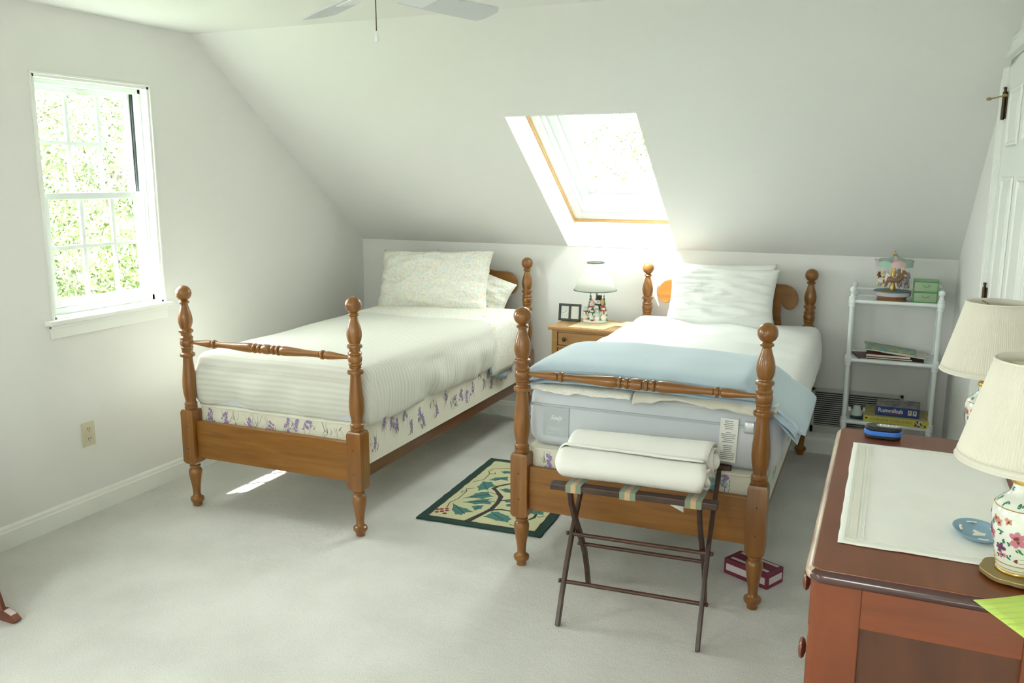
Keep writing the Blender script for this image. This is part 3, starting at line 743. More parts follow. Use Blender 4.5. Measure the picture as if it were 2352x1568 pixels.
# blue blanket corner showing below the sheet
mb = MB()
def fb(u, v):
    y = 1.36+0.28*u+0.0*v; x = BW+0.014+0.012*v+0.003*nz(u*6, v*3)
    zl = 0.385+0.085*(1-u)**2.0+0.05*max(0, u-0.85)/0.15
    return Vector((x, y, 0.66*(1-v)+zl*v))
mb.grid(fb, 12, 8)
soft('blue_blanket', mb, BLUED, 'dusty blue blanket corner hanging under the hanging floral sheet corner', 'blanket', B1, B1[2], smooth=180, solid=0.006)

def pillow(w, h, t, seed, wr=0.012, dens=34, wrinkle_f=5.0, flange=0.0, stretch=1.0):
    """pillow standing in the local x-z plane, thickness along y, bottom edge at z=0"""
    mb = MB()
    def side(sg):
        def f(u, v):
            a, b = u*2-1, v*2-1
            ex = (1-abs(a)**2.6); ez = (1-abs(b)**2.6)
            th = t/2*(max(0, ex)*max(0, ez))**0.5
            pin = 1-0.075*(1-abs(b)**2)*abs(a)**3; pin2 = 1-0.085*(1-abs(a)**2)*abs(b)**3
            x = a*w/2*pin; z = b*h/2*pin2
            n_ = nz(a*wrinkle_f*0.8+seed, b*wrinkle_f*stretch+seed, sg*3+seed)+0.5*nz(a*wrinkle_f*2+seed, b*wrinkle_f*2.6*stretch, sg+seed)
            ed = abs(a)**3; n_ += 0.9*ed*nz(a*2+seed, b*9+seed, sg+3)
            th += wr*n_*(max(0, ex*ez))**0.35
            return Vector((x, sg*th, z+h/2))
        return f
    def uvf(u, v): return (u*w, v*h)
    n = dens
    mb.grid(side(-1), n, n, 0, uvf); b = len(mb.f)
    mb.grid(lambda u, v: side(1)(1-u, v), n, n, 0, uvf)
    return mb
def put_pillow(name, mb, mt, label, loc, rx, ry, rz, group=None):
    o = mb.build(name, mt, None, smooth=180)
    o.location = loc; o.rotation_euler = (rx, ry, rz)
    bmv = bmesh.new(); bmv.from_mesh(o.data); bmesh.ops.remove_doubles(bmv, verts=bmv.verts, dist=0.0008); bmv.to_mesh(o.data); bmv.free()
    return tag(o, label, 'pillow', group)
put_pillow('pillow', pillow(0.80, 0.415, 0.28, 1.7, 0.036, dens=44), FLORAL, 'plump pastel floral pillow leaning in front on the window-side bed', (0.755, -0.40, 0.738), R(-20), R(-1.5), 0.02)
put_pillow('pillow', pillow(0.60, 0.30, 0.16, 8.1, 0.034, wrinkle_f=4), FLORAL, 'crumpled pastel floral pillow half hidden behind the plump one', (0.890, -0.235, 0.745), R(-8), R(20), 0.0)

# right bed: mattress with labels, quilt, folded blanket, pillows
MX0, MX1, MY0 = 0.000, 0.995, 0.048
mb = slab(MX0, MX1, MY0, BL-0.05, 0.752, 0.517, rc=0.075, rt=0.045, nd=7, ntop=6, step=0.03, crown=0.006, bulge=0.006, rb=0.022, mi_side=0, mi_top=1)
ma = soft('mattress', mb, [MATTG, MATTW], 'thick pale grey pillow-top mattress with a label panel at its bare foot end', 'mattress', B2, B2[2], smooth=180)
def fplate(x0, x1, z0, z1, y, M_=None): return MB().box((x0, y-0.0015, z0), (x1, y+0.012, z1))
lp = fplate(0.078, 0.186, 0.562, 0.684, MY0-0.0075).build('brand_label', LABELG, ma); 
MB().box((0.02, MY0-0.0078, 0.684), (0.93, MY0+0.004, 0.694)).build('seam_tape', LABELG, ma, bevel=0.002)
TXT = Matrix(((1, 0, 0), (0, 0, 1), (0, 1, 0))).to_4x4()     # text plane facing -y
def ty(x, y, z, rot=0):
    m_ = Matrix(((1, 0, 0, x), (0, 0, -1, y), (0, 1, 0, z), (0, 0, 0, 1))); return m_ @ Matrix.Rotation(rot, 4, 'Z')
mb = text_mb('Sealy', 0.0245, ty(0.131, MY0-0.0094, 0.640), shear=0.45, bold=0.0004)
text_mb('ESSENTIALS', 0.0072, ty(0.131, MY0-0.0094, 0.5935), mb=mb)
mb.box((0.097, MY0-0.0096, 0.5995), (0.165, MY0-0.0088, 0.6001)); mb.box((0.097, MY0-0.0096, 0.5868), (0.165, MY0-0.0088, 0.5874))
mb.box((0.097, MY0-0.0096, 0.5868), (0.0976, MY0-0.0088, 0.6001)); mb.box((0.1644, MY0-0.0096, 0.5868), (0.165, MY0-0.0088, 0.6001)); mb.box((0.090, MY0-0.0096, 0.576), (0.172, MY0-0.0088, 0.5768))
mb.build('lettering', PAPERW, lp)
lt = MB().box((-0.033, -0.001, -0.084), (0.033, 0.001, 0.084), 0, ty(0.815, MY0-0.010, 0.632) @ Matrix.Rotation(R(-2), 4, 'Z') @ Matrix(((1, 0, 0, 0), (0, 0, 1, 0), (0, 1, 0, 0), (0, 0, 0, 1)))).build('law_tag', PAPERW, ma)
mb = MB(); rr = random.Random(4)
for k in range(21):
    if k in (5, 12): continue
    z = 0.705-k*0.0073; w_ = rr.uniform(.012, .027)*(1.05 if k != 6 else .5); cxx = 0.815+(0.632-z)*-0.02
    mb.box((cxx-w_, MY0-0.0122, z-0.0011), (cxx+w_, MY0-0.0108, z+0.0011))
mb.build('fine_print', INK, lt)
SILV = mat('clear_film', (0.62, 0.64, 0.68), 0.2, metal=0.3)
mb = MB()
mb.grid(lambda u, v: Vector((0.872+0.040*u, MY0-0.0085-0.006*sin(pi*v*.8), 0.712-0.045*v)), 4, 6)
mb.build('film_tag', SILV, ma, solid=0.001, smooth=180)

# white quilt
def hem3(x, y, n_):
    if n_.x > 0.5: return 0.545+0.012*nz(y*8, 1)
    if n_.x < -0.5: return 0.58+0.02*nz(y*7, 3)
    return 0.745
mb = slab(-0.038, MX1+0.022, 0.46, BL-0.055, 0.778, 0.60, rc=0.06, rt=0.05, bulge=0.014, step=0.02, nd=8, ntop=16, hem=hem3, fold=0.012, ff=10, topn=0.022, crown=0.024, seed=9.2, tf=6)
soft('white_quilt', mb, QUILT, 'white quilted cover over the head half of the bare-ended mattress', 'quilt', B2, B2[2], smooth=180)
put_pillow('pillow', pillow(0.61, 0.365, 0.18, 5.2, 0.024, dens=48, wrinkle_f=3.0, stretch=2.8), WHITEC, 'white pillow with creased case propped in front on the white quilt', (2.575, -0.385, 0.752), R(-16), R(1), 0.01)
put_pillow('pillow', pillow(0.60, 0.345, 0.11, 12.2, 0.008), WHITEC, 'white pillow standing upright behind the creased white pillow', (2.560, -0.205, 0.768), R(-6), R(-1), 0.0)

# things folded at the foot of the right bed
def strip(x0, x1, y0, y1, z, hang, amp, seed, th=0.010, seg=60):
    mb = MB()
    def f(u, v):
        x = x0+(x1-x0)*u; yy = y1+(y0-y1)*min(1, v/0.75)
        wv = amp*nz(x*14+seed, 0, seed)+amp*.6*nz(x*31+seed, 2)
        if v <= 0.75: return Vector((x, yy+wv*(v/0.75), z+0.003*nz(x*12, yy*12, seed)))
        t = (v-0.75)/0.25; e = 0.5+0.5*nz(x*9+seed, 5, seed)+0.25*nz(x*25, seed)
        return Vector((x, y0-0.014*sin(t*pi/2)+wv, z-hang*e*t))
    mb.grid(f, seg, 14, 0, lambda u, v: (u*(x1-x0), v*(y1-y0)))
    return mb
soft('floral_sheet', strip(0.02, 0.44, 0.043, 0.40, 0.762, 0.030, 0.014, 3.1), FLORAL, 'floral sheet edge peeping out under the light blue blanket beside the label panel', 'sheet', B2, B2[2], smooth=180, solid=0.008)
soft('cream_blanket', strip(0.45, 0.985, 0.040, 0.40, 0.764, 0.034, 0.010, 6.6), CREAMB, 'cream blanket edge sticking out under the light blue blanket', 'blanket', B2, B2[2], smooth=180, solid=0.012)
def blue_layer(x0, x1, ya, yb, zt, thick, over, seed, drop=0.60, st=0.86):
    """folded layer, thick rolled front edge, right end slumping over the mattress side"""
    mb = MB(); nx, nr = 64, 22
    def centre(x):
        t = max(0, (x-st)); z = zt
        z += 0.012*sin(x*3.1+0.4)+0.006*nz(x*5, seed)
        if t > 0: z -= drop*t
        e = max(0, 0.10-x)/0.10; z -= 0.018*e*e
        return z
    def f(u, v):
        x = x0+(x1-x0)*u; a = 2*pi*v
        ext = 1.0
        hy, hz = (yb-ya)/2, thick/2
        c, s_ = cos(a), sin(a); ex = 0.35
        yy = (ya+yb)/2-hy*(abs(c)**ex)*(1 if c > 0 else -1)+0.010*nz(x*7, c*2, seed)
        zz = hz*(abs(s_)**0.8)*(1 if s_ > 0 else -1)
        if s_ > 0: zz *= 1+0.15*sin(pi*min(1, max(0, x/0.98)))
        k = 1.0
        if x < x0+0.05: k = sqrt(max(0, 1-((x0+0.05-x)/0.05)**2))*0.85+0.15
        if x > x1-0.02: k = 0.55+0.45*(x1-x)/0.02
        yshift = -0.10*max(0, x-0.98)*over
        return Vector((x, yy+yshift, centre(x)+zz*k))
    mb.grid(f, nx, nr, 0, lambda u, v: (u, v))
    n = nx+1
    mb.f.append([j*n for j in range(nr)]); mb.m.append(0); mb.f.append([j*n+nx for j in range(nr)][::-1]); mb.m.append(0)
    return mb
bl = blue_layer(-0.012, 1.085, 0.046, 0.62, 0.826, 0.058, 0.0, 2.2)
o = soft('blue_blanket', bl, BLUE, 'light blue fleece blanket folded across the foot of the bare-ended mattress', 'blanket', B2, B2[2], smooth=180)
o2 = blue_layer(-0.004, 1.060, 0.048, 0.58, 0.790, 0.026, 0.0, 5.2, 1.0, 0.92).build('blanket_fold', BLUE, o, smooth=180)
o3 = blue_layer(0.002, 1.035, 0.052, 0.55, 0.772, 0.018, 0.0, 7.2, 1.15, 0.945).build('blanket_fold', BLUE, o, smooth=180)
mb = MB()
def flap(u, v):      # squared end of the blanket turned out over the mattress corner
    return Vector((0.955+0.115*u-0.02*v, 0.034+0.012*sin(4*v)+0.04*u*v, 0.778-0.075*u*u-0.045*v*(0.6+0.4*u)+0.004*sin(9*u)))
mb.grid(flap, 12, 8)
mb.build('turned_corner', BLUE, o, solid=0.010, smooth=180)

# ------------------------------------------------------------------ nightstand
ns = thing('nightstand', 'golden pine nightstand with round dark knobs between the two beds', 'nightstand', (1.81, -0.31, 0))
X0, X1, Y0, Y1, ZT = -0.185, 0.245, -0.18, 0.17, 0.728
MB().box((X0-0.02, Y0-0.018, ZT-0.020), (X1+0.02, Y1, ZT)).build('top', PINE, ns, bevel=0.005)
mb = MB(); mb.box((X0, Y0, 0.02), (X0+0.035, Y1, ZT-0.02)); mb.box((X1-0.035, Y0, 0.02), (X1, Y1, ZT-0.02)); mb.box((X0+.035, Y1-0.015, 0.05), (X1-.035, Y1, ZT-0.02))
mb.box((X0+0.035, Y0, ZT-0.033), (X1-0.035, Y0+0.02, ZT-0.02)); mb.box((X0+.035, Y0, 0.03), (X1-.035, Y0+0.02, 0.06))
for z in (0.608, 0.425, 0.242): mb.box((X0+0.035, Y0, z-0.008), (X1-0.035, Y0+0.02, z+0.008))
mb.build('carcass', PINE, ns, bevel=0.002)
KNOB = mat('bronze_knob', (0.05, 0.045, 0.035), 0.35, metal=0.5)
for z0, z1 in ((0.618, 0.693), (0.435, 0.598), (0.252, 0.415), (0.062, 0.232)):
    d = MB().box((X0+0.038, Y0+0.004, z0), (X1-0.038, Y0+0.022, z1)).build('drawer', PINE, ns, bevel=0.003)
    for kx in (-0.103, 0.128):
        MB().lathe([(0.005, 0.006), (0.005, -0.008), (0.011, -0.012), (0.013, -0.017), (0.010, -0.022), (0, -0.024)], (kx, Y0, (z0+z1)/2), 14, 0, 'y').build('knob', KNOB, d, smooth=50)
PARCH = mat('tan_paper', (0.70, 0.58, 0.36), 0.85); YEL = mat('pale_yellow_paper', (0.85, 0.84, 0.45), 0.85)
mb = MB(); mb.prism([(1.719, -0.478), (1.942, -0.486), (1.985, -0.225), (1.745, -0.205)], 0.7285, 0.7295)
tag(mb.build('placemat', PARCH, None, world=True, loc=(1.84, -0.34, 0.728)), 'tan paper placemat under the snowman lamp on the nightstand', 'placemat')
mb = MB(); mb.prism([(1.955, -0.34), (2.035, -0.35), (2.045, -0.17), (1.995, -0.165)], 0.7300, 0.7308)
tag(mb.build('paper', YEL, None, world=True, loc=(2.0, -0.25, 0.73)), 'pale yellow paper lying beside the tan placemat on the nightstand', 'paper')
# picture frame clock
fr = thing('desk_clock', 'small black double frame holding a clock face, on the nightstand', 'clock', (1.658, -0.275, 0.7285), 0.06)
M_ = Matrix.Rotation(R(-8), 4, 'X')
FRM = mat('black_green_frame', (0.018, 0.03, 0.026), 0.35, coat=0.3)
mb = MB()
for a, b in (((-.07, -.008, 0), (-.058, .008, .105)), ((.058, -.008, 0), (.07, .008, .105)), ((-.006, -.008, 0), (.006, .008, .105)), ((-.07, -.008, 0), (.07, .008, .014)), ((-.07, -.008, .091), (.07, .008, .105))): mb.box(a, b, 0, M_)
mb.box((-.058, .002, .01), (.058, .006, .095), 0, M_); mb.box((-.01, .004, 0.0), (.01, .05, 0.006))
mb.build('frame', FRM, fr, bevel=0.0015)
CLK = mat('clock_paper', (0.72, 0.74, 0.72), 0.6)
cf = MB().box((-.056, -.001, .013), (-.007, .002, .092), 0, M_).build('clock_face', CLK, fr)
MB().box((.007, -.001, .013), (.056, .002, .092), 0, M_).build('photo_mat', PAPERW, fr)
mb = MB()
cxx, czz = -.0315, .053
for k in range(12):
    a = pi/6*k; mb.box((-.0012, -.0018, .021), (.0012, -.001, .025), 0, M_ @ Matrix.Translation((cxx, 0, czz)) @ Matrix.Rotation(a, 4, 'Y'))
mb.box((-.0015, -.0028, -.003), (.0015, -.002, .016), 0, M_ @ Matrix.Translation((cxx, 0, czz)) @ Matrix.Rotation(R(40), 4, 'Y'))
mb.box((-.001, -.0028, -.003), (.001, -.002, .021), 0, M_ @ Matrix.Translation((cxx, 0, czz)) @ Matrix.Rotation(R(-110), 4, 'Y'))
mb.build('clock_hands', INK, cf)

# snowman lamp
lm = thing('table_lamp', 'small lamp with a white cone shade and a painted snowman group base, on the nightstand', 'lamp', (1.815, -0.262, 0.7295))
SHW = shade('white_shade', (0.86, 0.87, 0.82), 0.3); SHT = mat('green_trim', (0.12, 0.17, 0.15), 0.8)
mb = MB(); mb.grid(lambda u, v: Vector(((0.128*(1-v)+0.050*v)*cos(2*pi*u), (0.128*(1-v)+0.050*v)*sin(2*pi*u), 0.196+0.166*v)), 48, 3, wrapu=True)
sh = mb.build('lamp_shade', SHW, lm, smooth=180, solid=0.002)
mb = MB(); mb.tube([(0.1285*cos(2*pi*k/48), 0.1285*sin(2*pi*k/48), 0.197) for k in range(49)], 0.0028, 6, cap=False); mb.build('shade_trim', SHT, sh, smooth=60); mb = MB()
mb.tube([(0.0505*cos(2*pi*k/32), 0.0505*sin(2*pi*k/32), 0.362) for k in range(33)], 0.0028, 6, cap=False); mb.build('shade_trim', SHT, sh, smooth=60)
mb = MB(); mb.lathe([(0.006, 0.13), (0.006, 0.30), (0.011, 0.30), (0.011, 0.33), (0.002, 0.335)], (0.004, 0.02, 0), 12)
for k in range(3): mb.tube([(0.004, 0.02, 0.315), (0.049*cos(2*pi*k/3), 0.049*sin(2*pi*k/3), 0.358)], 0.0013, 5)
mb.build('stem', BRASS, lm, smooth=50)
cW = mat('snow_glaze', (0.82, 0.83, 0.78), 0.4); cG = mat('tree_glaze', (0.03, 0.14, 0.07), 0.4); cR = mat('red_glaze', (0.45, 0.035, 0.03), 0.4)
cK = mat('black_glaze', (0.02, 0.025, 0.03), 0.4); cP = mat('pink_glaze', (0.72, 0.42, 0.42), 0.5); cY = mat('ochre_glaze', (0.55, 0.38, 0.12), 0.5); cB = mat('aqua_glaze', (0.35, 0.62, 0.66), 0.4)
MB().lathe([(0.070, 0), (0.076, 0.004), (0.076, 0.010), (0.068, 0.015), (0, 0.017)], (0, 0, 0), 32, 0, sy=0.62, fn=lambda a, z: 1+.03*sin(5*a)).build('base', cW, lm, smooth=60)
def snowman(x, y, s, hatm, scarfm, tall=True):
    """body > head, hat, scarf"""
    b = MB(); b.ell((x, y, 0.012+0.026*s), (0.026*s, 0.024*s, 0.028*s)); b.ell((x, y, 0.012+0.066*s), (0.020*s, 0.019*s, 0.020*s))
    for sg in (-1, 1): b.ell((x+sg*0.022*s, y-0.008*s, 0.012+0.062*s), (0.007*s, 0.008*s, 0.014*s), 0, 8, 6)
    zh = 0.012+0.096*s; b.ell((x, y-0.003*s, zh), (0.0165*s, 0.016*s, 0.016*s))
    o_ = b.build('snowman', cW, lm, smooth=60)
    f = MB(); f.ell((x, y-0.020*s, zh), (0.003*s, 0.006*s, 0.0025*s), 0, 6, 4)
    for sg in (-1, 1): f.ell((x+sg*0.006*s, y-0.018*s, zh+0.005*s), (0.0018*s,)*3, 0, 6, 4)
    f.build('face', cK, o_)
    h_ = MB()
    if tall: h_.lathe([(0.021*s, 0), (0.021*s, 0.003*s), (0.014*s, 0.004*s), (0.015*s, 0.022*s), (0.0, 0.023*s)], (x, y, zh+0.011*s), 14)
    else: h_.ell((x, y, zh+0.011*s), (0.0175*s, 0.017*s, 0.012*s), 0, 12, 6); h_.ell((x, y, zh+0.026*s), (0.006*s,)*3, 0, 8, 5)
    h_.build('hat', hatm, o_, smooth=50)
    c_ = MB(); c_.tube([(x+0.0175*s*cos(a), y+0.0165*s*sin(a), 0.012+0.082*s) for a in [2*pi*k/14 for k in range(15)]], 0.005*s, 6, cap=False)
    c_.tube([(x+0.008*s, y-0.018*s, 0.012+0.082*s), (x+0.011*s, y-0.024*s, 0.012+0.058*s)], 0.005*s, 6); c_.build('scarf', scarfm, o_, smooth=60)
snowman(-0.020, 0.010, 1.0, cP, cR, False); snowman(0.022, 0.012, 1.18, cK, cK, True)
snowman(-0.055, -0.008, 0.66, cB, cR, False); snowman(-0.008, -0.024, 0.62, cG, cG, False); snowman(0.024, -0.026, 0.64, cY, cB, False); snowman(0.056, -0.004, 0.78, cR, cR, False)
def tree_fig(x, y, h):
    b = MB(); z = 0.012; r0 = h*0.19
    for k in range(5):
        t = k/5; b.lathe([(r0*(1-t)*0.6, z+h*t), (r0*(1-t), z+h*t), (r0*(1-t)*0.45, z+h*(t+0.2)), (0, z+h*(t+0.25))], (x, y, 0), 12, fn=lambda a, z_: 1+.12*sin(6*a+k))
    o_ = b.build('fir_tree', cG, lm, smooth=50)
    s_ = MB()
    for k in range(9): a = k*2.4; t = k/9; s_.ell((x+r0*(1-t)*0.9*cos(a), y-abs(r0*(1-t)*0.9*sin(a)), z+h*t+0.006), (.005, .005, .003), 0, 6, 4)
    s_.build('snow', cW, o_)['kind'] = 'stuff'
tree_fig(-0.036, 0.024, 0.165); tree_fig(0.050, 0.022, 0.15)
mb = MB(); mb.tube([(0.046, -0.006, 0.02), (0.047, 0.0, 0.115)], 0.002, 6); mb.lathe([(0.002, 0.095), (0.010, 0.115), (0.012, 0.135), (0.006, 0.142), (0, 0.143)], (0.047, 0.0, 0), 8); mb.build('broom', cY, lm, smooth=50)
mb = MB(); mb.box((-0.012, -0.044, 0.013), (0.006, -0.032, 0.021)); MB().box((-0.046, -0.034, 0.014), (-0.034, -0.026, 0.025)).build('gift', cY, lm, bevel=0.001); mb.build('gift', cR, lm, bevel=0.001)

# cord on the floor between the beds
mb = MB(); mb.tube([(0.97, -0.022, 0.10), (1.02, -0.03, 0.05), (1.09, -0.045, 0.008), (1.2, -0.08, 0.005), (1.36, -0.11, 0.005), (1.55, -0.06, 0.005), (1.68, -0.05, 0.006)], 0.003, 6)
tag(mb.build('power_cord', PAPERW, None, smooth=60, world=True, loc=(1.2, -0.08, 0)), 'thin white cord running along the carpet behind the window-side bed', 'cord')

# ------------------------------------------------------------------ rug
A_ = (1.459, -1.844); ra = 0.0491
rug = thing('hooked_rug', 'hooked rug with teal leaves on cream and a dark green border, between the beds', 'rug', (A_[0], A_[1], 0), ra)
RB = mat('rug_dark_green', (0.018, 0.055, 0.045), 1.0, bump=(260, 0.6, 0.003)); RC = mat('rug_cream', (0.62, 0.60, 0.36), 1.0, bump=(260, 0.6, 0.003), var=(14, (0.56, 0.56, 0.36), 0.2))
RT = mat('rug_teal', (0.07, 0.20, 0.19), 1.0, bump=(260, 0.6, 0.003)); RK = mat('rug_brown', (0.05, 0.045, 0.04), 1.0, bump=(260, 0.6, 0.003)); RR = mat('rug_red', (0.28, 0.03, 0.06), 1.0, bump=(260, 0.6, 0.003))
RWd, RLn = 0.632, 0.952
def wob(w, l, i, amp, seed):
    pts = []
    for (x0, y0, x1, y1, n_) in ((i, i, w-i, i, 20), (w-i, i, w-i, l-i, 30), (w-i, l-i, i, l-i, 20), (i, l-i, i, i, 30)):
        for k in range(n_):
            t = k/n_; x = x0+(x1-x0)*t; y = y0+(y1-y0)*t; pts.append((x+amp*nz(x*20+seed, y*20), y+amp*nz(x*20, y*20+seed)))
    return pts
MB().prism(wob(RWd, RLn, 0.004, 0.004, 1), 0.001, 0.008).build('border', RB, rug)
MB().prism(wob(RWd, RLn, 0.040, 0.005, 1), 0.002, 0.0088).build('border_line', RK, rug)
MB().prism(wob(RWd, RLn, 0.050, 0.005, 3), 0.002, 0.0096).build('field', RC, rug)
LV = [[(0.11, 0.57), (0.158, 0.577), (0.205, 0.525), (0.181, 0.499), (0.185, 0.46), (0.162, 0.458), (0.145, 0.428), (0.114, 0.484), (0.117, 0.52)],
[(0.111, 0.306), (0.135, 0.342), (0.144, 0.394), (0.166, 0.419), (0.202, 0.439), (0.219, 0.402), (0.248, 0.386), (0.222, 0.36), (0.21, 0.333), (0.163, 0.331)],
[(0.132, 0.256), (0.16, 0.283), (0.185, 0.308), (0.216, 0.336), (0.252, 0.355), (0.24, 0.325), (0.271, 0.305), (0.274, 0.28), (0.234, 0.275), (0.198, 0.251), (0.167, 0.259)],
[(0.094, 0.226), (0.145, 0.195), (0.183, 0.189), (0.233, 0.159), (0.198, 0.135), (0.198, 0.102), (0.165, 0.099), (0.124, 0.147)],
[(0.194, 0.224), (0.216, 0.243), (0.247, 0.254), (0.254, 0.207), (0.24, 0.196), (0.231, 0.178)],
[(0.298, 0.122), (0.31, 0.155), (0.313, 0.195), (0.342, 0.206), (0.381, 0.183), (0.41, 0.174), (0.436, 0.142), (0.436, 0.096), (0.405, 0.101), (0.373, 0.099), (0.338, 0.114)],
[(0.134, 0.597), (0.15, 0.646), (0.213, 0.682), (0.235, 0.624), (0.189, 0.63), (0.169, 0.599)],
[(0.145, 0.744), (0.163, 0.763), (0.208, 0.768), (0.21, 0.738), (0.171, 0.721)],
[(0.238, 0.487), (0.264, 0.514), (0.305, 0.513), (0.316, 0.461), (0.281, 0.459)],
[(0.314, 0.348), (0.327, 0.368), (0.365, 0.373), (0.368, 0.342), (0.335, 0.33)],
[(0.342, 0.302), (0.355, 0.319), (0.385, 0.318), (0.389, 0.289), (0.357, 0.282)],
[(0.462, 0.244), (0.475, 0.282), (0.502, 0.30), (0.552, 0.277), (0.562, 0.245), (0.52, 0.235)],
[(0.37, 0.52), (0.41, 0.60), (0.47, 0.61), (0.52, 0.56), (0.49, 0.50), (0.43, 0.48)],
[(0.30, 0.70), (0.34, 0.78), (0.42, 0.79), (0.45, 0.73), (0.40, 0.67)],
[(0.45, 0.37), (0.48, 0.43), (0.55, 0.42), (0.56, 0.36), (0.50, 0.33)]]
for L_ in LV:
    n_ = len(L_); pts = []
    for i in range(n_):
        a, b = L_[i], L_[(i+1) % n_]; mx_, my_ = (a[0]+b[0])/2, (a[1]+b[1])/2
        cx_ = sum(p[0] for p in L_)/n_; cy_ = sum(p[1] for p in L_)/n_
        pts += [a, (mx_+(cx_-mx_)*0.10, my_+(cy_-my_)*0.10)]
    lf = MB().prism(pts, 0.004, 0.0104).build('leaf', RT, rug)
    cx_ = sum(p[0] for p in L_)/n_; cy_ = sum(p[1] for p in L_)/n_; far = max(L_, key=lambda p: (p[0]-cx_)**2+(p[1]-cy_)**2)
    dx, dy = far[0]-cx_, far[1]-cy_
    mb = MB(); mb.tube([(cx_-dx*.5, cy_-dy*.5, .0104), (cx_, cy_, .0105), (cx_+dx*.6, cy_+dy*.6, .0104)], 0.0022, 5, flat=0.5); mb.build('vein', RK, lf)
def ribbon(mb, pts, ws):
    fine = []
    for i in range(len(pts)-1):
        for k in range(4):
            t = k/4; fine.append((pts[i][0]*(1-t)+pts[i+1][0]*t, pts[i][1]*(1-t)+pts[i+1][1]*t, ws[i]*(1-t)+ws[i+1]*t))
    fine.append((*pts[-1], ws[-1])); mb.tube([(x, y, 0.0098) for x, y, w in fine], [w for x, y, w in fine], 6, flat=0.12 if ws[0] > 0.006 else 0.4)
mb = MB()
ribbon(mb, [(0.25, 0.042), (0.286, 0.169), (0.3, 0.225), (0.298, 0.316), (0.283, 0.394), (0.232, 0.462), (0.204, 0.491), (0.213, 0.528), (0.253, 0.578), (0.30, 0.62), (0.38, 0.66), (0.44, 0.74)], [.016, .012, .012, .011, .013, .009, .012, .008, .009, .008, .007, .005])
ribbon(mb, [(0.302, 0.2), (0.317, 0.221), (0.345, 0.236), (0.42, 0.232), (0.50, 0.265)], [.008, .007, .007, .006, .004]); ribbon(mb, [(0.509, 0.151), (0.529, 0.196), (0.525, 0.243)], [.003, .008, .004])
ribbon(mb, [(0.298, 0.34), (0.38, 0.40), (0.45, 0.44)], [.007, .006, .004])
mb.build('branch', RK, rug, smooth=60)
mb = MB()
for P_ in ([(0.065, 0.54), (0.106, 0.598), (0.101, 0.689), (0.081, 0.725), (0.09, 0.774), (0.163, 0.808), (0.25, 0.83)], [(0.09, 0.164), (0.075, 0.229), (0.093, 0.294), (0.09, 0.407), (0.074, 0.435), (0.109, 0.459)],
           [(0.101, 0.689), (0.13, 0.70), (0.12, 0.72)], [(0.09, 0.407), (0.07, 0.40), (0.073, 0.375)], [(0.21, 0.43), (0.24, 0.42), (0.27, 0.41)], [(0.25, 0.32), (0.29, 0.315)], [(0.45, 0.08), (0.50, 0.07), (0.49, 0.10), (0.53, 0.09)], [(0.52, 0.23), (0.55, 0.21), (0.57, 0.23)]):
    ribbon(mb, P_, [.0022]*len(P_))
mb.build('tendril', RK, rug, smooth=60)
mb = MB()
for (x, y) in ((0.048, 0.128), (0.06, 0.097), (0.079, 0.114), (0.098, 0.131), (0.088, 0.152), (0.103, 0.094), (0.066, 0.14)): mb.ell((x+.008, y, 0.0095), (0.012, 0.011, 0.0018), 0, 10, 4)
mb.build('berries', RR, rug, smooth=60)

# ------------------------------------------------------------------ luggage rack + rolled blanket
rk = thing('luggage_rack', 'folding dark walnut luggage rack with green and tan straps before the bare mattress end', 'luggage rack', (2.665, -2.29, 0), R(3.5))
def bar(mb, p0, p1, w, d, xdir=(1, 0, 0)):
    """rectangular bar from p0 to p1; w along x, d across"""
    a, b = Vector(p0), Vector(p1); t = (b-a).normalized(); x = Vector(xdir); y = t.cross(x).normalized()
    vs = []
    for p in (a, b):
        for sx, sy in ((-1, -1), (1, -1), (1, 1), (-1, 1)): vs.append(p+x*sx*w/2+y*sy*d/2)
    mb.add(vs, [(3, 2, 1, 0), (4, 5, 6, 7), (0, 1, 5, 4), (1, 2, 6, 5), (2, 3, 7, 6), (3, 0, 4, 7)]); return mb
ZR = 0.520
for yy in (-0.155, 0.250): MB().box((-0.292, yy-0.022, ZR-0.013), (0.292, yy+0.022, ZR+0.010)).build('top_rail', WALNUT, rk, bevel=0.004)
def curve_leg(x, pts, w, d):
    mb = MB(); pts = [Vector((x, *p)) for p in pts]; vs = []; n_ = len(pts)
    for i, p in enumerate(pts):
        t = (pts[min(i+1, n_-1)]-pts[max(0, i-1)]).normalized(); y = t.cross(Vector((1, 0, 0))).normalized()
        for sx, sy in ((-1, -1), (1, -1), (1, 1), (-1, 1)): vs.append(p+Vector((sx*w/2, 0, 0))+y*sy*d/2)
    fs = [(3, 2, 1, 0), tuple(4*(n_-1)+k for k in range(4))]
    for i in range(n_-1):
        for k in range(4): fs.append((4*i+k, 4*i+(k+1) % 4, 4*i+4+(k+1) % 4, 4*i+4+k))
    mb.add(vs, fs); return mb
for sx in (-1, 1):
    curve_leg(sx*0.250, [(-0.196, 0.0), (-0.145, 0.10), (-0.085, 0.20), (-0.005, 0.31), (0.10, 0.42), (0.225, ZR-0.012)], 0.016, 0.026).build('leg', WALNUT, rk, bevel=0.003)
    curve_leg(sx*0.228, [(0.150, 0.0), (0.125, 0.08), (0.085, 0.17), (0.02, 0.26), (-0.06, 0.36), (-0.115, 0.44), (-0.140, ZR-0.012)], 0.016, 0.026).build('leg', WALNUT, rk, bevel=0.003)
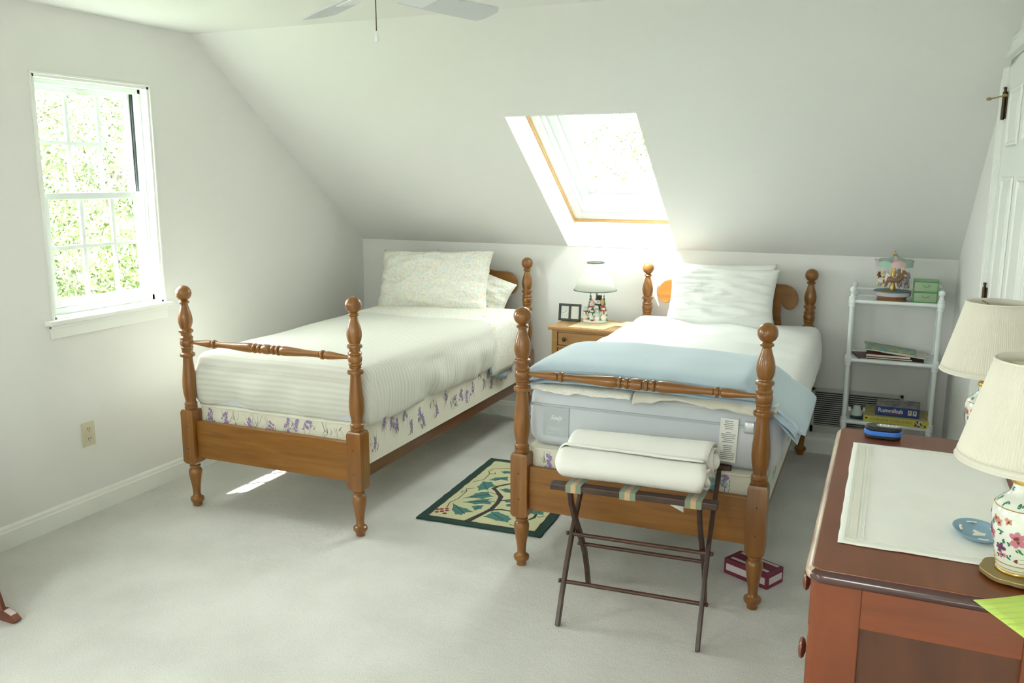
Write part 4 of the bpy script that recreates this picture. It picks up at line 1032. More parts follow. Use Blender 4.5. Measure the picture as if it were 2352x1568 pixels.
for (yy, zz, hx) in ((-0.122, 0.140, 0.272), (0.045, 0.220, 0.248), (-0.028, 0.287, 0.272)):
    mb = MB(); pr_ = [(0, -hx), (0.007, -hx+.002), (0.009, -hx+.008), (0.005, -hx+.013), (0.005, -hx+.018), (0.0075, -hx+.02), (0.0075, hx-.02), (0.005, hx-.018), (0.005, hx-.013), (0.009, hx-.008), (0.007, hx-.002), (0, hx)]
    mb.lathe(pr_, (0, yy, zz), 12, 0, 'x').build('stretcher', WALNUTR, rk, smooth=45)
ST1 = cloth('strap_green', (0.22, 0.27, 0.19)); ST2 = cloth('strap_tan', (0.55, 0.38, 0.22))
for cx_ in (-0.205, -0.012, 0.212):
    mb = MB()
    for (a, b, mi) in ((-0.028, -0.009, 0), (-0.009, 0.009, 1), (0.009, 0.028, 0)):
        path = [(-0.165, ZR-0.016), (-0.1795, ZR-0.0155), (-0.1795, ZR+0.0125), (-0.155, ZR+0.0125), (-0.12, ZR+0.008), (0.05, ZR-0.010), (0.21, ZR+0.008), (0.25, ZR+0.0125), (0.2745, ZR+0.0125), (0.2745, ZR-0.0155), (0.26, ZR-0.016)]
        vs = []
        for (y, z) in path: vs += [(cx_+a, y, z), (cx_+b, y, z)]
        mb.add(vs, [(2*i, 2*i+1, 2*i+3, 2*i+2) for i in range(len(path)-1)], mi)
    mb.build('strap', [ST1, ST2], rk, solid=0.0015)

# rolled ivory blanket lying on the rack
mb = MB()
def roll(cx0, cy0, cz0, rx, rz_, turns, x0, x1, ph, seed, taper=0.0, skew=0.0, start=0.25):
    n_ = int(turns*26); L = 34; vs = []; uv = []
    for j in range(L+1):
        u = (j/L)**1.5; x = x0+(x1-x0)*u
        for i in range(n_+1):
            t = i/n_; a = ph+2*pi*turns*t; k = start+(1-start)*t
            wv = 1+0.05*nz(x*6+seed, a*.5, seed)+0.02*nz(x*20, a, seed)
            ex = (0.012*nz(a*0.5+seed, seed)+0.006*sin(a*1.7+seed))*max(0, (u-.85)/.15)
            sh_ = (1-taper*(1-u))*sqrt(max(0.0004, 1-max(0, 1-u/.07)**2))
            vs.append(Vector((x+ex+0.022*(1-t)*max(0, (u-.8)/.2), cy0+skew*(u-.5)+rx*k*wv*sh_*cos(a), cz0+rz_*k*wv*sh_*sin(a)))); uv.append((x, a*.05))
    w = n_+1; mb.add(vs, [(j*w+i, j*w+i+1, (j+1)*w+i+1, (j+1)*w+i) for j in range(L) for i in range(n_)], 0, uv)
roll(0, -0.105, 0.594, 0.074, 0.060, 3.2, -0.292, 0.235, 0.3, 1.0, -0.06, -0.02, 0.3)
roll(0, 0.010, 0.614, 0.085, 0.074, 2.4, -0.275, 0.245, 1.2, 3.0, -0.03, 0.02, 0.35)

o = mb.build('rolled_blanket', TOWELM, None, smooth=180, solid=0.007)
o.location = (2.665, -2.29, 0); o.rotation_euler = (0, 0, R(3.5))
tag(o, 'ivory cotton blanket loosely rolled up on top of the luggage rack', 'blanket')
MWX[o.name] = Matrix.Translation((2.665, -2.29, 0)) @ Matrix.Rotation(R(3.5), 4, 'Z')
mb = MB()
# hanging corner
mb = MB(); mb.grid(lambda u, v: Vector((0.06+0.11*u, -0.10+0.0*v, 0.508-0.05*v*u)), 4, 3)
mb.build('blanket_corner', TOWELM, o, smooth=180, solid=0.005)

# maroon box under the bed
bx = thing('tissue_box', 'maroon patterned box with white panels on the carpet beside the bed foot', 'box', (2.9, -1.822, 0), atan2(-0.09, 0.184))
MAR = mat('maroon_card', (0.13, 0.012, 0.035), 0.6, var=(30, (0.19, 0.018, 0.05), 0.2)); PNK = mat('pinkish_white_card', (0.62, 0.55, 0.55), 0.6)
LB, WB, HB = 0.205, 0.112, 0.066
MB().box((0, 0, 0), (LB, WB, HB)).build('carton', MAR, bx, bevel=0.003)
def plate(mb, a, b): mb.box(a, b); return mb
MB().box((0.012, -0.0008, 0.018), (LB-0.012, 0.002, 0.046)).build('side_panel', PNK, bx)
MB().box((LB-0.002, 0.012, 0.018), (LB+0.0008, WB-0.012, 0.046)).build('side_panel', PNK, bx)
MB().box((0.02, 0.016, HB-0.002), (LB-0.012, 0.032, HB+0.0008)).build('top_stripe', PNK, bx)
MB().box((0.02, WB-0.026, HB-0.002), (LB-0.012, WB-0.010, HB+0.0008)).build('top_stripe', PNK, bx)

# ------------------------------------------------------------------ floor register vent
vt = thing('wall_vent', 'painted metal wall register with horizontal louvres low on the knee wall', 'vent', (3.315, 0, 0.26))
VM = mat('vent_enamel', (0.55, 0.57, 0.54), 0.5)
mb = MB(); w2, h2 = 0.245, 0.135
for a, b in (((-w2, -.008, -h2), (w2, 0, -h2+.045)), ((-w2, -.008, h2-.022), (w2, 0, h2)), ((-w2, -.008, -h2), (-w2+.02, 0, h2)), ((w2-.02, -.008, -h2), (w2, 0, h2))): mb.box(a, b)
mb.build('register_frame', VM, vt, bevel=0.003)
MB().box((-w2+.015, -.002, -h2+.04), (w2-.015, -0.0005, h2-.02)).build('duct_opening', DARK, vt)
mb = MB()
for k in range(17):
    z = -h2+.050+k*0.0122; mb.add([(-w2+.018, -.0075, z), (w2-.018, -.0075, z), (w2-.018, -.0030, z+.0036), (-w2+.018, -.0030, z+.0036)], [(0, 1, 2, 3)])
o = mb.build('louvres', VM, vt, solid=0.0012); o['kind'] = 'stuff'

# ------------------------------------------------------------------ white shelf unit
su = thing('shelf_unit', 'white enamelled tube shelf unit with ball finials standing before the wall register', 'shelf unit', (3.475, -0.18, 0), 0.0)
sx_, sy_ = 0.212, 0.125
Zs = [0.030, 0.290, 0.632, 0.950]
for sx in (-1, 1):
    for sy in (-1, 1):
        mb = MB(); pr_ = [(0.009, 0), (0.011, 0.004), (0.0135, 0.02)]
        for z in Zs: pr_ += [(0.0115, z-0.03), (0.0165, z-0.028), (0.0165, z-0.012), (0.0185, z-0.010), (0.0185, z+0.012), (0.0165, z+0.014), (0.0165, z+0.026), (0.0115, z+0.028)]
        pr_ = pr_[:3]+pr_[4:]
        pr_ += [(0.0115, 0.992), (0.009, 0.994), (0.009, 0.998)]+[(0.0165*sin(R(a)), 1.013-0.0165*cos(R(a))) for a in range(35, 180, 18)]+[(0, 1.0295)]
        pr_ = sorted(pr_[:-10], key=lambda p: p[1])+pr_[-10:]
        px_ = sx*sx_
        mb.lathe(pr_, (px_, sy*sy_, 0), 16).build('post', WHITEP, su, smooth=40)
for z in Zs:
    m_ = MB(); m_.box((-sx_, -sy_, z-0.004), (sx_, sy_, z+0.002)); sf = m_.build('shelf', WHITEP, su)
    mb = MB(); mb.tube([(-sx_+2*sx_*k/10, -sy_-0.006*sin(pi*k/10), z) for k in range(11)], 0.0105, 10); mb.tube([(-sx_, sy_, z), (sx_, sy_, z)], 0.009, 10)
    for sx in (-1, 1): mb.tube([(sx*sx_, -sy_, z), (sx*sx_, sy_, z)], 0.009, 10)
    mb.build('rail', WHITEP, sf, smooth=60)
mb = MB()
for z in (0.972,): mb.tube([(-sx_, sy_, z+.02), (sx_, sy_, z+.02)], 0.006, 8)
mb.build('gallery_rail', WHITEP, su, smooth=60)

SHX, SHY = 3.475, -0.18
# carousel ornament
ca = thing('carousel', 'painted toy carousel with animals under a pastel canopy on the white shelf unit', 'ornament', (3.452, -0.20, 0.953))
cWood = mat('carousel_base_wood', (0.30, 0.15, 0.06), 0.4, coat=0.3); cLil = mat('lilac_paint', (0.50, 0.46, 0.55), 0.5); cPk = mat('pink_paint', (0.70, 0.50, 0.52), 0.5); cMt = mat('mint_paint', (0.33, 0.52, 0.42), 0.5); cTe = mat('teal_paint', (0.08, 0.20, 0.20), 0.4)
base = MB().lathe([(0.074, 0), (0.076, 0.004), (0.070, 0.010), (0.076, 0.022), (0.078, 0.026)], seg=40).build('base', cWood, ca, smooth=40)
MB().lathe([(0.086, 0.026), (0.093, 0.028), (0.093, 0.048), (0.088, 0.050)], seg=40).build('rim', cLil, base, smooth=40)
MB().lathe([(0.089, 0.050), (0.089, 0.053), (0, 0.054)], seg=40).build('deck', cTe, base, smooth=40)
mb = MB(); mb.tube([(0.0935*cos(2*pi*k/40), 0.0935*sin(2*pi*k/40), 0.0485) for k in range(41)], 0.0018, 5, cap=False); mb.build('gold_edge', GOLD, base)
MB().lathe([(0.014, 0.053), (0.016, 0.07), (0.009, 0.085), (0.012, 0.11), (0.012, 0.15), (0.007, 0.16), (0.010, 0.182)], seg=16).build('centre_column', GOLD, ca, smooth=50)
# canopy: eight pastel gores with scalloped valance
cols = [cPk, cMt, cLil, cMt, cPk, cMt, cLil, cMt]
can = MB().lathe([(0.002, 0.182), (0.088, 0.182), (0.090, 0.184)], seg=32).build('canopy', GOLD, ca)
for k in range(8):
    mb = MB(); a0 = 2*pi*k/8-pi/2-pi/8+0.25; a1 = a0+2*pi/8
    def g(u, v):
        a = a0+(a1-a0)*u; sc = sin(pi*u)
        if v < 0.3: r_ = 0.092; z = 0.180+(v/0.3)*(0.030+0.008*sc)
        else:
            t = (v-.3)/.7; r_ = 0.092*(1-t)+0.006*t; z = (0.210+0.008*sc)*(1-t)+0.240*t-0.012*sin(pi*t)*(1-0.3*sc)
        return Vector((r_*cos(a), r_*sin(a), z))
    mb.grid(g, 6, 8); mb.build('gore', cols[k], can, smooth=180)
mb = MB(); mb.lathe([(0.010, 0.237), (0.012, 0.241), (0.004, 0.246), (0.003, 0.254), (0.005, 0.256), (0, 0.262)], seg=12)
for k in range(8):
    a = 2*pi*k/8-pi/2-pi/8+0.25; mb.ell((0.093*cos(a), 0.093*sin(a), 0.212), (.004, .004, .006), 0, 8, 5)
mb.build('finial', GOLD, can, smooth=50)
def animal(parent, ang, r_, z, m_, s=1.0, trunk=False, mane=None):
    c = Vector((r_*cos(ang), r_*sin(ang), z)); t = Vector((-sin(ang), cos(ang), 0))*(1 if cos(ang+.3) > -2 else -1); up = Vector((0, 0, 1)); sd = t.cross(up)
    Mx = Matrix((t, sd, up)).transposed().to_4x4(); Mx.translation = c
    P = lambda x, y, zz: Mx @ Vector((x*s, y*s, zz*s))
    mb = MB(); mb.tube([P(-.028, 0, .006), P(-.022, 0, .008), P(0, 0, .005), P(.018, 0, .008), P(.026, 0, .014), P(.034, 0, .030), P(.038, 0, .040)], [.006*s, .0125*s, .012*s, .012*s, .010*s, .007*s, .006*s], 10)
    mb.tube([P(.032, 0, .042), P(.042, 0, .040), P(.054, 0, .031 if not trunk else .02)], [.007*s, .0065*s, .0035*s], 8)
    for sy in (-1, 1):
        mb.tube([P(.018, sy*.006, .0), P(.028, sy*.007, -.014), P(.022, sy*.007, -.026)], [.0055*s, .0038*s, .0028*s], 6)
        mb.tube([P(-.022, sy*.006, .0), P(-.026, sy*.007, -.014), P(-.034, sy*.007, -.026)], [.0065*s, .004*s, .0028*s], 6)
        mb.tube([P(.034, sy*.004, .046), P(.033, sy*.005, .053)], [.0025*s, .0008*s], 5)
    mb.tube([P(-.029, 0, .010), P(-.040, 0, .002), P(-.042, 0, -.012)], [.0035*s, .005*s, .002*s], 6)
    o_ = mb.build('animal_figure', m_, parent, smooth=60)
    b = MB(); b.tube([P(-.010, 0, .0175), P(.0, 0, .0165), P(.010, 0, .0185)], [.006*s, .0085*s, .005*s], 8, flat=0.8); b.build('saddle', mane or cPk, o_, smooth=60)
    b = MB(); b.tube([c+Vector((0, 0, -0.032)), Vector((c.x, c.y, 0.182))], 0.0014, 6); b.build('brass_pole', GOLD, o_)
cCr = mat('cream_paint', (0.72, 0.68, 0.55), 0.4); cBr = mat('brown_paint', (0.25, 0.13, 0.07), 0.4); cSp = mat('giraffe_paint', (0.50, 0.30, 0.16), 0.4, var=(120, (0.65, 0.52, 0.35), 0.05)); cGy = mat('grey_paint', (0.35, 0.32, 0.38), 0.4)
for k, (m_, s_, tr, z_) in enumerate(((cCr, 1.15, False, 0.098), (cBr, 1.2, False, 0.108), (cGy, 1.1, True, 0.095), (cSp, 1.25, False, 0.10), (cCr, 1.0, False, 0.10), (cBr, 1.0, False, 0.10))):
    animal(ca, -pi/2-1.0+k*pi/3, 0.060, z_, m_, s_, tr, (cPk, cLil, cMt)[k % 3])
# little green drawers
gd = thing('mini_drawers', 'green translucent two-drawer mini chest next to the toy carousel', 'drawer box', (3.612, -0.20, 0.953))
GR = mat('green_plastic', (0.13, 0.42, 0.12), 0.3); GT = mat('frosted_green_plastic', (0.32, 0.42, 0.28), 0.35)
mb = MB(); w_, d_, h_ = 0.060, 0.055, 0.116
for a, b in (((-w_, -d_, 0), (-w_+.004, d_, h_)), ((w_-.004, -d_, 0), (w_, d_, h_)), ((-w_, -d_, h_-.005), (w_, d_, h_)), ((-w_, -d_, 0), (w_, d_, .004)), ((-w_, -d_, h_/2-.003), (w_, d_, h_/2+.002)), ((-w_, d_-.004, 0), (w_, d_, h_))): mb.box(a, b)
mb.build('shell', GR, gd, bevel=0.0015)
for z0 in (0.005, h_/2+.003):
    d = MB().box((-w_+.005, -d_+.001, z0), (w_-.005, d_-.006, z0+h_/2-.010)).build('drawer', GT, gd, bevel=0.002)
    mb = MB(); mb.tube([(-.016, -d_-.001, z0+.034), (-.012, -d_-.004, z0+.027), (0, -d_-.005, z0+.023), (.012, -d_-.004, z0+.027), (.016, -d_-.001, z0+.034)], .0022, 6); mb.build('handle', GR, d, smooth=60)

# books on the middle shelf
def book(label, cat, x, y, z, w, d, h, rz, cm, pages=True, tilt=0, name='book', ty_=0):
    b = thing(name, label, cat, (x, y, z), rz, 'picture books on the middle shelf')
    b.rotation_euler = (tilt, ty_, rz)
    MB().box((-w/2+.002, -d/2+.003, .0015), (w/2-.003, d/2-.003, h-.0015)).build('pages', PAPERW, b)
    mb = MB(); mb.box((-w/2, -d/2, 0), (w/2, d/2, .0015)); mb.box((-w/2, -d/2, h-.0015), (w/2, d/2, h)); mb.box((-w/2, -d/2, 0), (-w/2+.002, d/2, h)); mb.build('cover', cm, b)
    return b
zb = 0.637
DK = mat('dark_cover', (0.10, 0.05, 0.045), 0.5); RDc = mat('rust_cover', (0.28, 0.06, 0.03), 0.5); OLc = mat('olive_cover', (0.12, 0.10, 0.03), 0.5); TEc = mat('teal_cover', (0.16, 0.36, 0.36), 0.5, var=(30, (0.40, 0.40, 0.22), 0.1)); CRc = mat('cream_cover', (0.60, 0.60, 0.50), 0.5); PLc = mat('plum_cover', (0.12, 0.06, 0.08), 0.5)
book('thin plum-covered book poking out from under the other books', 'book', 3.370, -0.19, zb, 0.15, 0.19, 0.008, 0.25, PLc)
book('flat white-edged book under the picture books on the middle shelf', 'book', 3.50, -0.215, zb, 0.27, 0.17, 0.009, -0.03, DK, ty_=0)
book('olive book with a yellow edge under the rust-coloured book', 'book', 3.465, -0.21, zb+.0100, 0.23, 0.17, 0.008, -0.02, OLc)
book('rust-coloured book lying under the teal picture book', 'book', 3.46, -0.205, zb+.0190, 0.22, 0.17, 0.013, 0.0, RDc)
book('cream-covered thin book sliding out from under the teal picture book', 'book', 3.535, -0.205, zb+.0335, 0.22, 0.16, 0.006, -0.05, CRc, ty_=R(5))
pb = thing('picture_book', 'teal picture book with bright figures on its cover, topmost on the middle shelf', 'book', (3.468, -0.215, zb+0.046), 0.0, 'picture books on the middle shelf')
pb.rotation_euler = (0, R(4), 0)
MB().box((-.12, -.078, 0), (.12, .085, .004)).build('pages', PAPERW, pb)
mb = MB(); mb.grid(lambda u, v: Vector((-.125+.25*u-0.012*max(0, v-.5)*2*(1-u), -.08+.17*v, 0.0055+0.010*(1-u)**2*v+0.004*sin(pi*u)*v)), 10, 6); cvr = mb.build('cover', TEc, pb, smooth=180, solid=0.0012)
mb = MB(); rr = random.Random(5); pm = [mat('print_%s' % n_, c_, 0.5) for n_, c_ in (('blue', (.08, .35, .55)), ('yellow', (.65, .6, .2)), ('rose', (.6, .3, .35)), ('green', (.12, .4, .3)), ('orange', (.6, .35, .12)))]
for k in range(9):
    x = -.11+.215*k/8; mb.ell((x, -.068, .0085), (.011, .008, .0025), k % 5, 8, 4)
mb.build('cover_figures', pm, cvr)

# games on the lower shelf
zl = 0.2955
BLc = mat('blue_card', (0.025, 0.06, 0.26), 0.5); YLc = mat('yellow_card', (0.62, 0.56, 0.12), 0.5); GYc = mat('muted_picture', (0.16, 0.16, 0.20), 0.5, var=(22, (0.40, 0.37, 0.33), 0.12)); YPc = mat('yellow_picture', (0.34, 0.32, 0.10), 0.5, var=(60, (0.55, 0.50, 0.2), 0.15))
yg = thing('board_game_box', 'flat yellow board game box at the bottom of the pile on the lower shelf', 'game box', (3.525, -0.19, zl), -0.02, 'board games on the lower shelf')
MB().box((-.16, -.125, 0), (.16, .11, .040)).build('box', YLc, yg, bevel=0.0015)
MB().box((-.158, -.123, .040), (.158, .108, .0408)).build('lid_picture', YPc, yg)
mb = text_mb('CHINESE CHECKERS', 0.0215, ty(-0.022, -.1256, .024), sx=1.05, depth=.0003); mb.box((-.09, -.1258, .0085), (.07, -.125, .0095)); mb.build('lettering', mat('olive_ink', (0.30, 0.24, 0.05), .6), yg)
mb = MB(); rr = random.Random(8); cc = [cR, cW, BLc, cK]
for k in range(16): mb.ell((.112+rr.uniform(-.018, .03), -.1255, .020+rr.uniform(-.014, .014)), (.006, .0008, .005), k % 4, 7, 4)
mb.build('marble_picture', cc, yg)
mb = MB(); mb.ell((-.145, -.1256, .028), (.007, .0006, .005), 0, 10, 4); mb.build('emblem', cK, yg)
bg = thing('board_game_box', 'dark blue tile game box stacked on the yellow game box', 'game box', (3.530, -0.185, zl+.0412), -0.03, 'board games on the lower shelf')
MB().box((-.108, -.095, 0), (.108, .085, .050)).build('box', BLc, bg, bevel=0.0015)
MB().box((-.106, -.093, .050), (.106, .083, .0508)).build('lid_picture', GYc, bg)
mb = text_mb('Rummikub', 0.031, ty(-0.033, -.0957, .029), sx=0.92, bold=0.0006, depth=.0004); mb.build('lettering', PAPERW, bg)
MB().box((-.07, -.0958, .011), (.032, -.095, .0135)).build('underline', cR, bg)
mb = MB()
for x in (.052, .076): mb.box((x, -.0958, .013), (x+.019, -.095, .040))
tl = mb.build('tile_picture', mat('tile_ivory', (.66, .62, .48), .5), bg)
mb = MB(); mb.ell((.061, -.0960, .031), (.004, .0006, .004), 0, 8, 4); mb.ell((.086, -.0960, .031), (.004, .0006, .004), 0, 8, 4); mb.build('tile_mark', cK, tl)
# little white and green toy truck
tt = thing('toy', 'small white plastic toy on a dark green foot beside the yellow game box', 'toy', (3.325, -0.225, zl))
PM = mat('pale_mint_plastic', (0.58, 0.68, 0.64), 0.3)
MB().box((-.030, -.028, 0), (.034, .034, .016)).build('foot', mat('dark_green_plastic', (.01, .05, .045), .4), tt, bevel=0.004)
mb = MB(); mb.lathe([(.031, .016), (.031, .030), (.024, .044), (.021, .052), (.017, .066), (.008, .073), (0, .075)], (0, 0, 0), 20, sy=.85); mb.build('body', PM, tt, smooth=60)
mb = MB(); mb.box((-.046, -.012, .035), (-.030, .006, .058)); mb.box((.030, -.012, .040), (.042, .006, .062)); mb.build('handle', WHITEP, tt, bevel=0.004)
MB().ell((.004, -.012, .076), (.006, .006, .004), 0, 10, 6).build('button', cR, tt, smooth=60)

# ------------------------------------------------------------------ dresser
DZT = 0.85
ds = thing('dresser', 'reddish brown cherry dresser with a dark rounded moulding, linen runner and lamps on it', 'dresser', (3.57, -3.02, 0))
X0, X1 = 3.334, 3.845; YN, YF = -3.530, -2.503
def rrect(x0, x1, y0, y1, r_, corners='abcd', n_=5):
    pts = []
    for (cx_, cy_, a0, sel) in ((x1-r_, y0+r_, -90, 'b'), (x1-r_, y1-r_, 0, 'c'), (x0+r_, y1-r_, 90, 'd'), (x0+r_, y0+r_, 180, 'a')):
        if sel in corners: pts += [(cx_+r_*cos(R(a0+90*k/n_)), cy_+r_*sin(R(a0+90*k/n_))) for k in range(n_+1)]
        else: pts += [(cx_+r_*cos(R(a0+45))*1.4142*1.0, cy_+r_*sin(R(a0+45))*1.4142)]
    return pts
tx0, tx1, ty0, ty1 = 3.322, 3.860, -3.546, -2.487
MB().prism(rrect(tx0+.010, tx1, ty0+.010, ty1, 0.024, 'ad'), DZT-.026, DZT, 0).build('dresser_top', CHERRYT, ds, world=True, bevel=0.002)
# rounded moulding that runs along the near end and the front edge
def mould(path, mt, name):
    mb = MB(); pr_ = [(0.0, 0.0), (0.010, -0.001), (0.018, -0.005), (0.022, -0.013), (0.019, -0.022), (0.010, -0.028), (0.0, -0.030)]
    n_ = len(path); vs = []
    for i, (p, nn) in enumerate(path):
        for (o_, z_) in pr_: vs.append((p[0]+nn[0]*(o_-0.010), p[1]+nn[1]*(o_-0.010), DZT-0.0012+z_))
    k = len(pr_); fs = [(i*k+j, (i+1)*k+j, (i+1)*k+j+1, i*k+j+1) for i in range(n_-1) for j in range(k-1)]
    mb.add(vs, fs); return mb.build(name, mt, ds, world=True, smooth=180)
r_ = 0.024; ix, iy = tx0+.010, ty0+.010
cornerN = [((ix+r_-r_*cos(a), iy+r_-r_*sin(a)), (-cos(a), -sin(a))) for a in [R(90-15*k) for k in range(7)]]
cornerF = [((ix+r_-r_*cos(a), ty1-r_+r_*sin(a)), (-cos(a), sin(a))) for a in [R(15*k) for k in range(7)]]
mould([((tx1, iy), (0, -1)), ((3.6, iy), (0, -1))]+cornerN[:4], MOULD, 'moulding')
WORNM = wood('worn_edge', (0.22, 0.10, 0.06), (0.62, 0.50, 0.38), (12, 1.2, 12), 0.45, 0.2, 3)
mould(cornerN[3:]+[((ix, -3.3), (-1, 0)), ((ix, -2.9), (-1, 0)), ((ix, ty1-r_-.01), (-1, 0))]+cornerF, WORNM, 'moulding')
CHERRYX = wood('red_cherry_cross', (0.145, 0.028, 0.005), (0.245, 0.056, 0.010), (0.9, 9, 9), 0.5, 0.08, 1.6)
# carcass: end frame-and-panel facing the camera
mb = MB(); e = YN
mb.box((X0, e, 0.06), (X0+.092, e+.022, DZT-.027)); mb.build('end_stile', CHERRY, ds, world=True, bevel=0.0015)
MB().box((X1-.145, e, 0.06), (X1, e+.022, DZT-.027)).build('end_stile', CHERRY, ds, world=True, bevel=0.0015)
mb = MB(); mb.box((X0+.092, e+.0008, DZT-.112), (X1-.145, e+.022, DZT-.027)); mb.build('end_rail', CHERRYX, ds, world=True, bevel=0.0015)
MB().box((X0+.092, e+.0008, 0.06), (X1-.145, e+.022, 0.16)).build('end_rail', CHERRYX, ds, world=True, bevel=0.0015)
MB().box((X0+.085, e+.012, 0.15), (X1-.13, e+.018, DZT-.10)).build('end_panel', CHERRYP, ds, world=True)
mb = MB(); mb.box((X0, YF-.022, .06), (X1, YF, DZT-.027)); mb.box((X1-.012, YN, .06), (X1, YF, DZT-.027)); mb.box((X0+.02, YN+.02, .06), (X1, YF-.02, .075)); mb.build('carcass', CHERRY, ds, world=True)
mb = MB()
for z in (0.06, 0.27, 0.49, 0.68, DZT-.045): mb.box((X0, YN+.022, z), (X0+.02, YF-.022, z+.018))
for y in (YN+.022, YF-.044): mb.box((X0, y, .06), (X0+.02, y+.022, DZT-.027))
mb.build('front_frame', CHERRY, ds, world=True, bevel=0.001)
for z0, z1 in ((0.081, 0.267), (0.291, 0.487), (0.511, 0.677), (0.701, 0.802)):
    d = MB().box((X0-.004, YN+.046, z0), (X0+.016, YF-.046, z1)).build('drawer', CHERRY, ds, world=True, bevel=0.003)
    for y in (YN+.15, YF-.20):
        MB().lathe([(.009, .004), (.008, -.006), (.019, -.009), (.023, -.014), (.020, -.019), (.010, -.021), (0, -.022)], (X0-.004, y, (z0+z1)/2), 18, 0, 'x').build('knob', MAHOG, d, world=True, smooth=50)
for (x, y) in ((X0+.03, YN+.03), (X0+.03, YF-.03), (X1-.03, YN+.03), (X1-.03, YF-.03)):
    MB().lathe([(.016, 0), (.022, .008), (.024, .03), (.018, .045), (.026, .06), (.026, .07)], (x, y, 0), 16).build('foot', MAHOG, ds, world=True, smooth=45)

# runner cloth
RUN = mat('white_linen', (0.90, 0.91, 0.88), 0.9, bump=(420, 0.25, 0.001), var=(9, (0.87, 0.87, 0.82), 0.2))
RUNB = mat('linen_drawnwork', (0.80, 0.79, 0.70), 0.9, bump=(300, 0.5, 0.001))
mb = MB(); zr_ = DZT+0.0015
def rf(u, v):
    x = 3.371+0.365*u; y = -3.393+0.752*v
    x += 0.004*nz(y*11, 1)*(1-u); y += 0.0035*nz(x*25, 3)*(1-v)+0.0035*nz(x*25, 9)*v
    return Vector((x, y, zr_+0.0012+0.0012*nz(x*9, y*9)))
mb.grid(rf, 30, 60)
rn = mb.build('dresser_scarf', RUN, None, world=True, smooth=180, solid=0.0015, loc=(3.52, -3.02, DZT))
tag(rn, 'white linen runner with a drawn-thread border spread on the dresser', 'runner')
mb = MB(); mb.grid(lambda u, v: Vector((3.390+.016*u, -3.36+.69*v, zr_+.0026+0.0012*nz((3.39+.016*u)*9, (-3.36+.69*v)*9))), 2, 50); mb.build('border_band', RUNB, rn, world=True, smooth=180)
mb = MB()
for x in (3.383, 3.412, 3.420): mb.tube([(x+.001*nz(k*.7, x), -3.375+.72*k/30, zr_+.0028+.0012*nz(x*9, (-3.375+.72*k/30)*9)) for k in range(31)], .0007, 4)
mb.tube([(3.385+.28*k/20, -3.367, zr_+.003) for k in range(21)], .0007, 4); mb.tube([(3.385+.28*k/20, -2.665, zr_+.003) for k in range(21)], .0007, 4)
mb.build('hem_stitching', RUNB, rn, world=True)

# clock radio / speaker
rd = thing('clock_radio', 'small black oval radio with a blue band and grey buttons on the dresser', 'radio', (3.447, -2.553, DZT+.0005), 0.03)
BLB = mat('bright_blue_band', (0.05, 0.20, 0.70), 0.4)
def stad(w, d, n_=16):
    r_ = d/2; return [(w/2-r_+r_*cos(a), r_*sin(a)) for a in [R(-90+180*k/n_) for k in range(n_+1)]]+[(-w/2+r_+r_*cos(a), r_*sin(a)) for a in [R(90+180*k/n_) for k in range(n_+1)]]
MB().prism(stad(.098, .056), 0, .012).build('foot', BLACKP, rd, bevel=0.004, smooth=50)
MB().prism(stad(.103, .061), .010, .024).build('band', BLB, rd, bevel=0.003, smooth=50)
MB().prism(stad(.100, .058), .023, .036).build('top_cover', BLACKP, rd, bevel=0.005, smooth=50)
bp = MB().prism([(x+.014, y) for x, y in stad(.064, .026)], .0355, .0368).build('button_panel', mat('grey_buttons_panel', (.45, .47, .44), .4), rd)
for k in range(5):
    for j in range(2): MB().ell((-.008+k*.0105, -.005+j*.010, .0372), (.0028, .0022, .0012), 0, 8, 4).build('button', PAPERW, bp)

# jasper dish
dh = thing('trinket_dish', 'pale blue oval trinket dish with white relief on the runner beside the floral lamp', 'dish', (3.640, -3.242, DZT+.0045), 0.2)
JB = mat('blue_jasper', (0.27, 0.42, 0.54), 0.7); JW = mat('white_relief', (0.80, 0.82, 0.74), 0.7)
mb = MB(); mb.lathe([(.030, 0), (.040, .002), (.050, .010), (.053, .013), (.050, .0135), (.046, .0095), (.036, .0045), (0, .004)], seg=40, sy=1.2, sx=.9); mb.build('dish_body', JB, dh, smooth=60)
mb = MB(); mb.prism([(-.014, -.014), (.010, -.012), (.016, -.002), (.006, .004), (-.002, .018), (-.008, .008), (-.004, .0), (-.010, -.004)], .0042, .0055)
for a in (R(75), R(150), R(-10), R(250)):
    for k in range(5): mb.ell((.033*cos(a+.12*k)*.95, .052*sin(a+.12*k)*.95, .0105), (.0035, .0035, .0012), 0, 6, 4)
mb.build('relief', JW, dh)['kind'] = 'stuff'

# twin urn lamps
PLEAT = shade('ivory_pleated_fabric', (0.93, 0.90, 0.81), 0.35)
PORC = mat('white_porcelain', (0.80, 0.82, 0.76), 0.15, coat=0.6)
fP = mat('pink_enamel', (0.60, 0.20, 0.30), 0.4); fG = mat('green_enamel', (0.05, 0.22, 0.13), 0.4); fV = mat('plum_enamel', (0.16, 0.06, 0.15), 0.4); fO = mat('coral_enamel', (0.62, 0.27, 0.20), 0.4); fB = mat('brown_enamel', (0.22, 0.06, 0.03), 0.4)
URN = [(.034, .012), (.036, .018), (.039, .030), (.045, .060), (.050, .090), (.0525, .118), (.052, .132), (.048, .143), (.040, .152), (.032, .158), (.026, .165), (.023, .173), (.022, .183)]
def urn_r(z):
    for (a, za), (b, zb_) in zip(URN, URN[1:]):
        if za <= z <= zb_: return a+(b-a)*(z-za)/(zb_-za)
    return URN[0][0]
